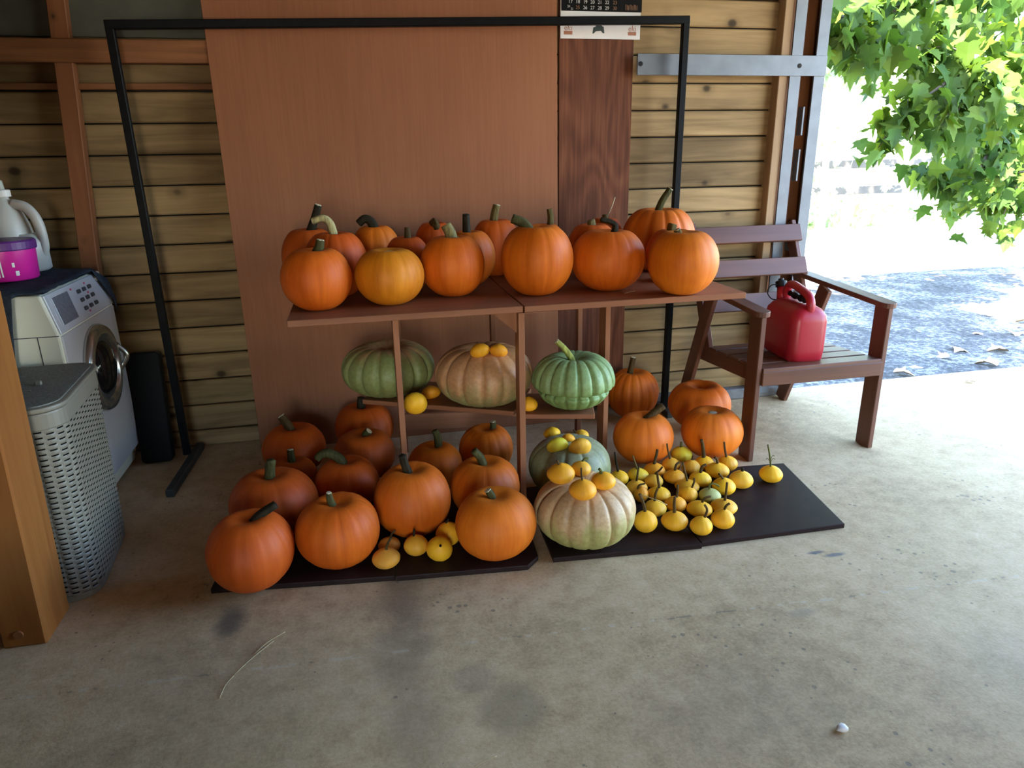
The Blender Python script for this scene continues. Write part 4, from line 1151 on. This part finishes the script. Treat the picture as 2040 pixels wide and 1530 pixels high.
# front skin (grey) below the control panel
box('front_panel', FX-0.004, FX+0.005, Y0+0.012, Y1-0.010, 0.105, 0.769, MAT['washgrey'], wm, 0.003)
sl = math.degrees(math.atan2(0.035, 0.155))
cpm = T(FX-0.0155, (Y0+Y1)/2, 0.849) @ RY(-sl)
cp = add('control_panel', box_mesh('control_panel', 0.010, Y1-Y0-0.02, 0.150, MAT['washgrey'], 0.003), wm, cpm)
add('display', box_mesh('display', 0.006, 0.155, 0.108, MAT['display'], 0.002), cp, cpm @ T(0.004, -0.175, 0.002))
add('display_frame', box_mesh('display_frame', 0.006, 0.195, 0.138, MAT['washgrey'], 0.004), cp, cpm @ T(0.0025, -0.175, 0.002))
for yy_ in (0.0, 0.06, 0.12):
    for zz_ in (-0.035, 0.0, 0.035):
        add('button', box_mesh('button', 0.012, 0.030, 0.016, MAT['rubber'], 0.003), cp, cpm @ T(0.006, yy_, zz_))
for yy_, zz_ in ((-0.06, 0.055), (0.09, 0.055), (0.09, 0.016), (0.03, -0.052)):
    add('printed_mark', box_mesh('printed_mark', 0.002, 0.014, 0.008, MAT['pinkled'], 0), cp, cpm @ T(0.0055, yy_, zz_))
add('white_key', box_mesh('white_key', 0.012, 0.030, 0.018, MAT['labelwhite'], 0.003), cp, cpm @ T(0.006, 0.235, 0.050))
# side seams
box('side_seam', FX-0.30, FX-0.002, Y0-0.0012, Y0+0.002, 0.771, 0.774, MAT['rubber'], wm, 0)
box('side_seam', FX-0.075, FX-0.072, Y0-0.0012, Y0+0.002, 0.12, 0.771, MAT['rubber'], wm, 0)
# porthole
pc = T(FX+0.005, 3.115, 0.56) @ RY(90)
dr = add('door', lathe_mesh('door', [(0.185, 0.0), (0.185, 0.012), (0.175, 0.028), (0.150, 0.034), (0.135, 0.026), (0.128, 0.004)], MAT['chrome'], 48), wm, pc)
add('door_seal', lathe_mesh('door_seal', [(0.130, 0.002), (0.128, 0.020), (0.110, 0.016)], MAT['rubber'], 40), dr, pc)
add('door_glass', lathe_mesh('door_glass', [(0.118, 0.006), (0.112, 0.020), (0.085, 0.038), (0.045, 0.047), (0.01, 0.049)], MAT['portglass'], 40), dr, pc)
hb = bez([(FX+0.020, 3.288, 0.50), (FX+0.055, 3.300, 0.56), (FX+0.020, 3.288, 0.62)], 6)
tube('door_handle', hb, 0.011, MAT['chrome'], dr, None, 10)

# dark cloth over the top, hanging down on the left and over the far front corner
def cloth_obj():
    V, Fc = [], []
    nx, ny = 40, 44
    x0, x1 = -1.74, -1.105
    for j in range(ny+1):
        for i in range(nx+1):
            u, v = i/nx, j/ny
            x = x0+(x1-x0)*u
            s = v*(Y1-Y0+0.46)-0.40        # arc length from the near edge of the top
            zt = 0.934
            # the near hem only hangs down over the left part; the right part stops on the top
            hang = max(0.0, min(1.0, (x-(-1.265))/0.05))
            if s < 0:
                if hang > 0: s = s*(1-hang)
            if s < 0:
                y = Y0-0.012-0.012*math.sin(x*40)-0.03*(1-math.exp(s*5)); z = zt+s*0.98
            elif s > Y1-Y0:
                y = Y1+0.010; z = zt-(s-(Y1-Y0))
            else:
                y = Y0+s-0.012; z = zt
            y_t = (y-Y0)/(Y1-Y0)
            z += 0.010*noise.noise(Vector((x*9, y*9, 1.3)))+0.014*max(0, noise.noise(Vector((x*5, y*5, 7.1))))
            if z > zt-0.01: z = max(z, zt-0.002)
            # front edge sags over the control panel near the far corner
            if u > 0.93:
                sag = (u-0.93)/0.07
                far = max(0.0, min(1.0, (y_t-0.80)/0.16))
                x = x1 - 0.012 + 0.028*far*sag
                z -= 0.14*far*sag
            V.append((x, y, z))
    for j in range(ny):
        for i in range(nx):
            a_ = j*(nx+1)+i
            Fc.append((a_, a_+1, a_+nx+2, a_+nx+1))
    o = add('draped_cloth', mesh_from('draped_cloth', V, Fc, MAT['cloth'], True))
    md = o.modifiers.new('thickness', 'SOLIDIFY'); md.thickness = 0.006; md.offset = 1.0
    return tag(o, 'dark navy cloth spread over the top of the washing machine', 'cloth')
cloth_obj()
# a dark garment bundled against the washer's left side
def lump(name, c, s, mat, seed, amp=0.25, sub=4):
    bm = bmesh.new()
    bmesh.ops.create_icosphere(bm, subdivisions=sub, radius=1.0)
    for v in bm.verts:
        n = noise.noise(v.co*1.6+Vector((seed, seed*2, 0)))*amp + noise.noise(v.co*4+Vector((0, seed, 3)))*amp*0.4
        v.co = v.co*(1+n)
        v.co = Vector((v.co.x*s[0], v.co.y*s[1], v.co.z*s[2]))
    zmin = min(v.co.z for v in bm.verts)
    for v in bm.verts: v.co.z -= zmin
    return add(name, bm_mesh(name, bm, mat, True), None, T(*c))

# ------------------------------------------------------------------ on the washer
TOPZ = 0.948
jg = thing('detergent_jug', (-1.405, 3.335, TOPZ), 'milky white empty plastic jug with side handle at the back of the washing machine', 'jug')
JM = WM[jg.name]
pr_ = [(0.070, 0.0), (0.080, 0.008), (0.082, 0.06), (0.080, 0.15), (0.074, 0.19), (0.060, 0.235), (0.042, 0.270), (0.026, 0.292), (0.022, 0.298), (0.022, 0.310)]
add('bottle', lathe_mesh('bottle', pr_, MAT['milky'], 32, True, 1.0, 1.15), jg, JM.copy())
hp = bez([(0.035, 0.0, 0.275), (0.085, 0.0, 0.262), (0.118, 0.0, 0.215), (0.128, 0.0, 0.150), (0.120, 0.0, 0.080), (0.070, 0, 0.040)], 6)
tube('handle', hp, [0.020]*len(hp), MAT['milky'], jg, JM @ RZ(-12), 12)
add('lower_body', lathe_mesh('lower_body', [(0.060, 0.002), (0.072, 0.012), (0.072, 0.12), (0.052, 0.155)], MAT['milky'], 24, True, 1.0, 1.0), jg, JM @ T(0.058, -0.012, 0))
add('collar', lathe_mesh('collar', [(0.033, 0.304), (0.033, 0.330), (0.028, 0.332)], MAT['labelwhite'], 24, False), jg, JM.copy())
add('pour_nozzle', lathe_mesh('pour_nozzle', [(0.016, 0.330), (0.013, 0.365), (0.006, 0.372)], MAT['milky'], 16, True), jg, JM.copy())

tb = thing('detergent_tub', (-1.345, 3.11, TOPZ), 'magenta detergent tub with dark purple lid on the washing machine', 'tub')
TM = WM[tb.name] @ RZ(0)
add('tub_body', lathe_mesh('tub_body', [(0.092, 0), (0.097, 0.006), (0.103, 0.115), (0.103, 0.120)], MAT['magenta'], 40, True), tb, TM.copy())
lid = add('lid', lathe_mesh('lid', [(0.107, 0.116), (0.109, 0.120), (0.109, 0.146), (0.104, 0.152), (0.02, 0.153)], MAT['purple'], 40, False), tb, TM.copy())
def on_tub(name, a0, a1, z0, z1, mat, n=10, rr=0.1035):
    V, Fc = [], []
    for k in range(n+1):
        a = math.radians(a0+(a1-a0)*k/n)
        for z in (z0, z1):
            q = (rr+0.0005)-(0.0011*(0.115-z)/0.109*9 if False else 0.006*(0.115-z)/0.109)
            V.append((q*math.cos(a), q*math.sin(a), z))
    for k in range(n): Fc.append((2*k, 2*k+2, 2*k+3, 2*k+1))
    return add(name, mesh_from(name, V, Fc, mat, True), tb, TM.copy())
on_tub('label_patch', -118, -85, 0.018, 0.095, MAT['labelwhite'])
on_tub('label_leaf', -108, -96, 0.030, 0.070, MAT['green'], rr=0.1042)
on_tub('label_swirl', -82, -79, 0.02, 0.105, MAT['labelwhite'])
on_tub('label_drop', -60, -55, 0.055, 0.072, MAT['labelwhite'])
on_tub('label_ring', -56, -49, 0.022, 0.040, MAT['labelwhite'])

te = thing('teal_bottle', (-1.385, 2.87, TOPZ), 'pale teal plastic bottle with green cap at the left photo edge', 'bottle')
add('bottle', lathe_mesh('bottle', [(0.024, 0), (0.028, 0.004), (0.029, 0.050), (0.022, 0.062), (0.012, 0.068)], MAT['teal'], 24), te, WM[te.name].copy())
add('cap', lathe_mesh('cap', [(0.017, 0.066), (0.017, 0.098), (0.014, 0.102)], MAT['green'], 20, False), te, WM[te.name].copy())

# ------------------------------------------------------------------ laundry basket with woven wall
BH = 0.685
lb = thing('laundry_basket', (-1.128, 2.475, 0), 'grey plastic woven laundry basket with lid in front of the washing machine', 'basket', rot=RZ(5))
LM = WM[lb.name]
def basket_wall():
    out = rounded_rect(0.180, 0.262, 0.085, 8)
    # resample the outline evenly
    P = [Vector((x, y)) for x, y in out]; P.append(P[0])
    seg = [(P[i+1]-P[i]).length for i in range(len(P)-1)]; tot = sum(seg)
    cols = 50; sub = 6; n = cols*sub
    ring = []
    i = 0; acc = 0.0
    for k in range(n):
        d = tot*k/n
        while acc+seg[i] < d: acc += seg[i]; i += 1
        t = (d-acc)/seg[i]
        p = P[i].lerp(P[i+1], t); tg = (P[i+1]-P[i]).normalized()
        ring.append((p, Vector((tg.y, -tg.x))))
    z0, z1 = 0.02, BH-0.075
    rows = 32; rs = 4; m = rows*rs
    V, Fc, MI = [], [], []
    def slot(k, j):
        c, cs = divmod(k, sub); rr, rj = divmod(j + (rs//2 if c % 2 else 0), rs)
        return 1 <= cs <= 4 and rj == 0
    taper = lambda z: 0.94+0.06*z/BH
    for j in range(m+1):
        z = z0+(z1-z0)*j/m
        for k in range(n):
            p, nn = ring[k]
            c = (k//sub) % 2
            rj = (j+(rs//2 if c else 0)) % rs
            bulge = 0.0035*math.sin(math.pi*((k % sub)/sub)) * (1 if rj in (2, 3) else 0.2)
            s = taper(z)
            q = p*s+nn*bulge
            V.append((q.x, q.y, z))
    for j in range(m):
        for k in range(n):
            k2 = (k+1) % n
            if slot(k, j): continue         # a real hole in the wall
            Fc.append((j*n+k, j*n+k2, (j+1)*n+k2, (j+1)*n+k))
    me = mesh_from('woven_wall', V, Fc, MAT['basket'], False)
    o = add('woven_wall', me, lb, LM.copy())
    # near-black sheet behind the holes, painting the shade inside the basket
    V2, F2 = [], []
    for z in (z0, z1):
        for k in range(0, n, 3):
            p, nn = ring[k]; q = p*(taper(z)-0.035); V2.append((q.x, q.y, z))
    h_ = n//3
    for k in range(h_): F2.append((k, (k+1) % h_, h_+(k+1) % h_, h_+k))
    add('painted_inner_shade', mesh_from('painted_inner_shade', V2, F2, MAT['slot'], True), lb, LM.copy())
basket_wall()
prism('base', [(x*0.945, y*0.945) for x, y in rounded_rect(0.18, 0.262, 0.085, 8)], 0.0, 0.022, MAT['basket'], lb, LM.copy(), 0.003, False)
prism('rim', rounded_rect(0.184, 0.266, 0.088, 8), BH-0.078, BH-0.022, MAT['basket'], lb, LM.copy(), 0.006)
lidb = prism('lid', rounded_rect(0.190, 0.272, 0.092, 10), BH-0.020, BH-0.004, MAT['basket'], lb, LM.copy(), 0.006)
prism('lid_inset', rounded_rect(0.172, 0.254, 0.080, 10), BH-0.005, BH, MAT['basketlid'], lidb, LM.copy(), 0.002)
add('lid_grip', box_mesh('lid_grip', 0.020, 0.012, 0.016, MAT['basket'], 0.003), lidb, LM @ T(0.062, -0.005, BH+0.006))
add('lid_slot', box_mesh('lid_slot', 0.045, 0.008, 0.002, MAT['basket'], 0.0005), lidb, LM @ T(0.035, -0.07, BH+0.0005))
add('hand_hole', box_mesh('hand_hole', 0.06, 0.010, 0.030, MAT['slot'], 0.004), lb, LM @ T(-0.03, -0.262, BH-0.095))

# ------------------------------------------------------------------ near timber post
po = beam_between('timber_post', (-1.075, 2.115, 0.0), (-1.045, 2.112, 1.05), 0.122, 0.180, MAT['nearpost'], None, 0.006)
tag(po, 'orange-stained timber post at the left photo edge beside the laundry basket', 'post')
disc('bolt_head', 0.013, MAT['stud'], po, WM[po.name] @ T(-0.025, -0.0905 if False else 0.0905, 0) if False else T(-1.083, 2.0235, 0.045) @ RX(90), 18, 0.004)
# black slab leaning on the wall between washer and frame
bp = prism('black_cushion', rounded_rect(0.070, 0.265, 0.022, 5), -0.028, 0.028, MAT['black'], None, T(-1.020, 3.420, 0.268) @ RX(90-8.5), 0.006)
tag(bp, 'black flat cushion-like slab leaning on the wall beside the washing machine', 'slab')

# ------------------------------------------------------------------ bits on the floor
STRAWS = [([(-0.44, 1.745, .003), (-0.40, 1.80, .006), (-0.345, 1.87, .004)], 'dry straw stalk on the floor left of centre, longest one'),
          ([(-0.395, 1.825, .003), (-0.36, 1.865, .007), (-0.315, 1.905, .004)], 'dry straw stalk on the floor nearest the dark round stain'),
          ([(-0.465, 1.66, .003), (-0.455, 1.71, .005), (-0.44, 1.74, .003)], 'dry straw stalk on the floor nearest the photo bottom'),
          ([(0.168, 1.283, .003), (0.20, 1.293, .005), (0.225, 1.300, .003)], 'short pale straw bit below the brown wet-looking stain'),
          ([(0.985, 2.262, .128), (1.03, 2.225, .118), (1.075, 2.215, .095)], 'pale straw lying across the left gourds of the heap'),
          ([(1.02, 2.585, SZ+.003), (1.05, 2.60, SZ+.005), (1.075, 2.615, SZ+.003)], 'short straw on the top shelf before the hook-stemmed pumpkin')]
for pts, label in STRAWS:
    c = Vector(pts[0])
    o = tube('straw', [p-c for p in bez(pts, 4)], 0.0012, MAT['straw'], None, T(*c), 5)
    tag(o, label, 'straw', 'loose straws')
o = lump('paper_scrap', (1.08, 1.18, 0.0), (0.016, 0.012, 0.008), MAT['paper'], 3, 0.35, 2)
tag(o, 'crumpled white scrap of paper on the floor at the lower right', 'paper')

# ------------------------------------------------------------------ outdoors: fence, trees, leaves
fe = thing('rail_fence', (7.5, 9.2, -0.06), 'low two-rail timber fence beyond the sunlit yard', 'fence')
for z in (1.165, 0.80):
    box('rail', 3.0, 16.0, 9.18, 9.24, z-0.055, z+0.055, MAT['fence'], fe, 0.004)
for x in (4.1, 7.1, 10.1, 13.1):
    box('fence_post', x-0.05, x+0.05, 9.24, 9.34, -0.06, 1.25, MAT['palebark'], fe, 0.006)

def maple_leaf_shape():
    # half outline of a five-lobed leaf, base at the origin, tip along +Y
    h = [(0.0, 0.0), (0.16, -0.06), (0.34, -0.02), (0.46, 0.10), (0.36, 0.18), (0.40, 0.34), (0.62, 0.46), (0.40, 0.52), (0.26, 0.50), (0.24, 0.66), (0.16, 0.74), (0.0, 1.05)]
    return h
LH = maple_leaf_shape()
def leaf_mesh(name, size, fold, curl, mat):
    V = []
    n = len(LH)
    for x, y in LH: V.append((x*size, y*size, abs(x)*fold*size - curl*size*(y-0.4)**2))
    for x, y in LH[1:-1]: V.append((-x*size, y*size, abs(x)*fold*size - curl*size*(y-0.4)**2))
    V.append((0, 0.42*size, 0))
    c = len(V)-1
    right = list(range(n)); left = [0]+list(range(n, n+n-2))+[n-1]
    Fc = []
    for i in range(n-1):
        Fc.append((c, right[i], right[i+1]))
        Fc.append((c, left[i+1], left[i]))
    return mesh_from(name, V, Fc, mat, False)
LEAVES = [leaf_mesh('leaf', 0.145, f_, c_, MAT['leaf']) for f_, c_ in ((0.12, 0.25), (0.3, 0.1), (-0.1, 0.4), (0.2, 0.6))]

tr = thing('maple_tree', (8.6, 6.9, -0.05), 'leafy green maple tree hanging into the doorway from the right', 'tree')
tr_m = WM[tr.name]
rt = random.Random(21)
tube('trunk', bez([(8.6, 6.9, -0.1), (8.5, 6.85, 1.5), (8.2, 6.7, 3.2), (7.6, 6.5, 5.0)], 6), [0.19-0.004*i for i in range(19)], MAT['bark'], tr, None, 14)
BR = [  # main limbs as world polylines
 [(8.45, 6.65, 2.3), (6.1, 5.9, 2.75), (5.0, 5.3, 2.65), (4.2, 4.95, 2.35), (3.6, 4.75, 2.15)],
 [(8.45, 6.7, 2.0), (6.2, 5.8, 2.2), (5.3, 5.2, 2.05), (4.7, 4.9, 1.75), (4.35, 4.75, 1.5)],
 [(8.45, 6.7, 1.8), (6.3, 5.9, 1.75), (5.5, 5.3, 1.5), (5.0, 5.0, 1.2), (4.75, 4.9, 1.02)],
 [(8.45, 6.75, 1.6), (6.6, 6.0, 1.5), (6.0, 5.4, 1.25), (5.5, 5.1, 1.0)],
 [(8.45, 6.6, 2.8), (6.0, 5.6, 3.1), (4.9, 5.0, 2.95), (3.9, 4.8, 2.65), (3.3, 4.7, 2.45)],
 [(8.45, 6.6, 3.0), (5.6, 5.8, 3.5), (4.4, 5.4, 3.4), (3.2, 5.2, 3.1)],
 [(5.0, 5.3, 2.65), (4.4, 4.9, 2.45), (3.75, 4.55, 2.28), (3.2, 4.4, 2.2), (3.02, 4.35, 2.12)],
 [(5.3, 5.2, 2.05), (4.7, 4.75, 1.95), (4.2, 4.5, 1.85), (3.85, 4.4, 1.7)],
]
leaf_spots = []
def twig_leaves(p, rad, n):
    for _ in range(n):
        d = Vector((rt.gauss(0, 1), rt.gauss(0, 0.8), rt.gauss(-0.25, 0.75)))*rad
        leaf_spots.append((p+d, rt.uniform(0.75, 1.25)))
for bi, b_ in enumerate(BR):
    path = bez(b_, 6)
    tube('branch', path, [0.045-0.039*i/(len(path)-1) for i in range(len(path))], MAT['bark'], tr, None, 8)
    for i, p in enumerate(path):
        t = i/(len(path)-1)
        if t < 0.12: continue
        twig_leaves(p, 0.10+0.20*(1-t)**0.5, int(7+10*(1-t)))
        if i % 4 == 2:
            e = p+Vector((rt.uniform(-0.45, 0.25), rt.uniform(-0.25, 0.25), rt.uniform(-0.35, 0.25)))
            tw = bez([p, (p+e)/2+Vector((0, 0, 0.06)), e], 4)
            tube('twig', tw, [0.008-0.0006*j for j in range(len(tw))], MAT['bark'], tr, None, 6)
            for q in tw[2:]: twig_leaves(q, 0.09, 4)
def leaf_matrix(p, s):
    e = Matrix.Rotation(rt.uniform(0, 6.28), 4, 'Z') @ Matrix.Rotation(rt.gauss(math.radians(-75), 0.55), 4, 'X') @ Matrix.Rotation(rt.gauss(0, 0.5), 4, 'Y')
    return Matrix.Translation(p) @ e @ Matrix.Scale(s, 4)
cam_p = Vector((0, 0, CAM_H))
cm_inv = cam_matrix().inverted()
def in_view(p):
    q = cm_inv @ p
    if q.z >= -0.1: return False
    x = F_PX*q.x/-q.z; y = F_PX*q.y/-q.z
    return abs(x) < 1020 and abs(y) < 765
vis = [(s/(p-cam_p).length if in_view(p) else 0, i) for i, (p, s) in enumerate(leaf_spots)]
big = set(i for v, i in sorted(vis, reverse=True)[:300] if v > 0)
SV, SF = [], []
def append_leaf(me, m4):
    o_ = len(SV)
    for v in me.vertices: SV.append(tuple(m4 @ v.co))
    for p in me.polygons: SF.append(tuple(o_+i for i in p.vertices))
for i, (p, s) in enumerate(leaf_spots):
    me = LEAVES[i % 4]
    m4 = leaf_matrix(p, s)
    if i in big: add('leaf', me, tr, m4)
    else: append_leaf(me, m4)
# the crown above the doorway
for _ in range(1500):
    a = rt.uniform(0, 6.28); rr = math.sqrt(rt.random())
    p = Vector((6.0+3.4*rr*math.cos(a), 6.1+1.9*rr*math.sin(a), 3.3+rt.random()**1.3*2.6))
    append_leaf(LEAVES[rt.randrange(4)], leaf_matrix(p, rt.uniform(1.3, 2.0)))
o = add('foliage', mesh_from('foliage', SV, SF, MAT['leaf']), tr)
tag(o, kind='stuff')

# shrubs beyond the fence
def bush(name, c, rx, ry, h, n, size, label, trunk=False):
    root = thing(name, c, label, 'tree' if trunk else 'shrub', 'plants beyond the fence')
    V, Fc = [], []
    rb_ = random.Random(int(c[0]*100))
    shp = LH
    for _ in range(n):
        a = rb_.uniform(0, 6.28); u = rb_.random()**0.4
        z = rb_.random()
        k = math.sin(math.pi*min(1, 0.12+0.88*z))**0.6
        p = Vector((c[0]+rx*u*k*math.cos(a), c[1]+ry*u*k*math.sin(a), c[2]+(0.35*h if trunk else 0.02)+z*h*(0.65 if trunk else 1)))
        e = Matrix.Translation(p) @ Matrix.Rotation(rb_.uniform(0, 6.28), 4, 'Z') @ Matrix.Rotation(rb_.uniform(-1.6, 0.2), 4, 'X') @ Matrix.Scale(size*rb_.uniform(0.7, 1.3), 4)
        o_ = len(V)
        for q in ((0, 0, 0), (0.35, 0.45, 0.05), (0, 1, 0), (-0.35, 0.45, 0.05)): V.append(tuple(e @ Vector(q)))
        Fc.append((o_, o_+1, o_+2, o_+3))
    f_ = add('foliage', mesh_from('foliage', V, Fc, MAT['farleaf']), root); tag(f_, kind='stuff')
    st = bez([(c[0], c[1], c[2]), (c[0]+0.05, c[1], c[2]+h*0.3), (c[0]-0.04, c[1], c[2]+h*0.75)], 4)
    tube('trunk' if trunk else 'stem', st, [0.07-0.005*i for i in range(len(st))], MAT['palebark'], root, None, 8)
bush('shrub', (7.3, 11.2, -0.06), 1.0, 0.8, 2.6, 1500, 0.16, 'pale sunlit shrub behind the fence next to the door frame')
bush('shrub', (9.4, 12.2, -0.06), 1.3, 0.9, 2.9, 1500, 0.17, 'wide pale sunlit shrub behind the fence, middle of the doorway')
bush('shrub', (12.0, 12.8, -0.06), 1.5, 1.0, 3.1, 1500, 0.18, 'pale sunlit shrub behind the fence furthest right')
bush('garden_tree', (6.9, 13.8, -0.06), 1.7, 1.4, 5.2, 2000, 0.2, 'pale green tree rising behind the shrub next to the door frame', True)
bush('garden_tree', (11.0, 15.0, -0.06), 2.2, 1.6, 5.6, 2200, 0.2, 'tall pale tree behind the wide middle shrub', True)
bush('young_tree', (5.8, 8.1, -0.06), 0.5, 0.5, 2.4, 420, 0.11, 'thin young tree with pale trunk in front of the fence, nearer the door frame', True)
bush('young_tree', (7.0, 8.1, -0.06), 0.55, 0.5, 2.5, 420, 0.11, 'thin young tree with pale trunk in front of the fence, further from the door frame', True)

# fallen leaves on the gravel
DRY = [leaf_mesh('dry_leaf', 0.12, 0.35, 0.5, MAT['dryleaf']), leaf_mesh('dry_leaf', 0.12, -0.2, 0.7, MAT['dryleaf'])]
spots = [(3.41, 3.78, 'fallen dry leaf on the gravel nearest the chair leg'), (3.68, 3.90, 'fallen dry leaf on the gravel, second from the chair'),
         (4.05, 4.00, 'pale fallen leaf on the gravel midway between chair and photo edge'), (4.31, 4.16, 'thin pale fallen leaf lying highest of the single leaves mid-gravel'),
         (4.18, 3.74, 'fallen leaf at the slab edge on the right'), (4.83, 4.50, 'fallen leaf just left of the brown leaf cluster'),
         (4.55, 4.02, 'dark thin fallen leaf below the brown leaf cluster'), (4.95, 4.27, 'brown fallen leaf at the right photo edge, lowest of its cluster'),
         (5.09, 4.44, 'brown fallen leaf at the right photo edge, second lowest of its cluster'), (5.20, 4.62, 'brown fallen leaf at the right photo edge, in the middle of its cluster'),
         (5.42, 4.74, 'brown fallen leaf at the right photo edge, rightmost of its cluster'), (5.28, 4.80, 'brown fallen leaf at the right photo edge, upper left of its cluster'),
         (5.38, 4.97, 'fallen leaf just above the brown leaf cluster'), (5.66, 5.32, 'fallen leaf on the gravel where the shade ends')]
for i, (x, y, label) in enumerate(spots):
    s = rt.uniform(0.9, 1.4)
    m4 = T(x, y, -0.032) @ RZ(rt.uniform(0, 360)) @ RX(rt.uniform(-14, 14)) @ RY(rt.uniform(-12, 12)) @ Matrix.Scale(s, 4)
    o = add('dry_leaf', DRY[i % 2], None, m4)
    tag(o, label, 'leaf', 'fallen leaves on the gravel')
# a dry leaf blown onto the slab
o = add('dry_leaf', DRY[0], None, T(3.62, 3.37, 0.012) @ RZ(70) @ Matrix.Scale(0.5, 4)); tag(o, 'small dry leaf blown onto the bright slab by the doorway', 'leaf', 'fallen leaves on the gravel')
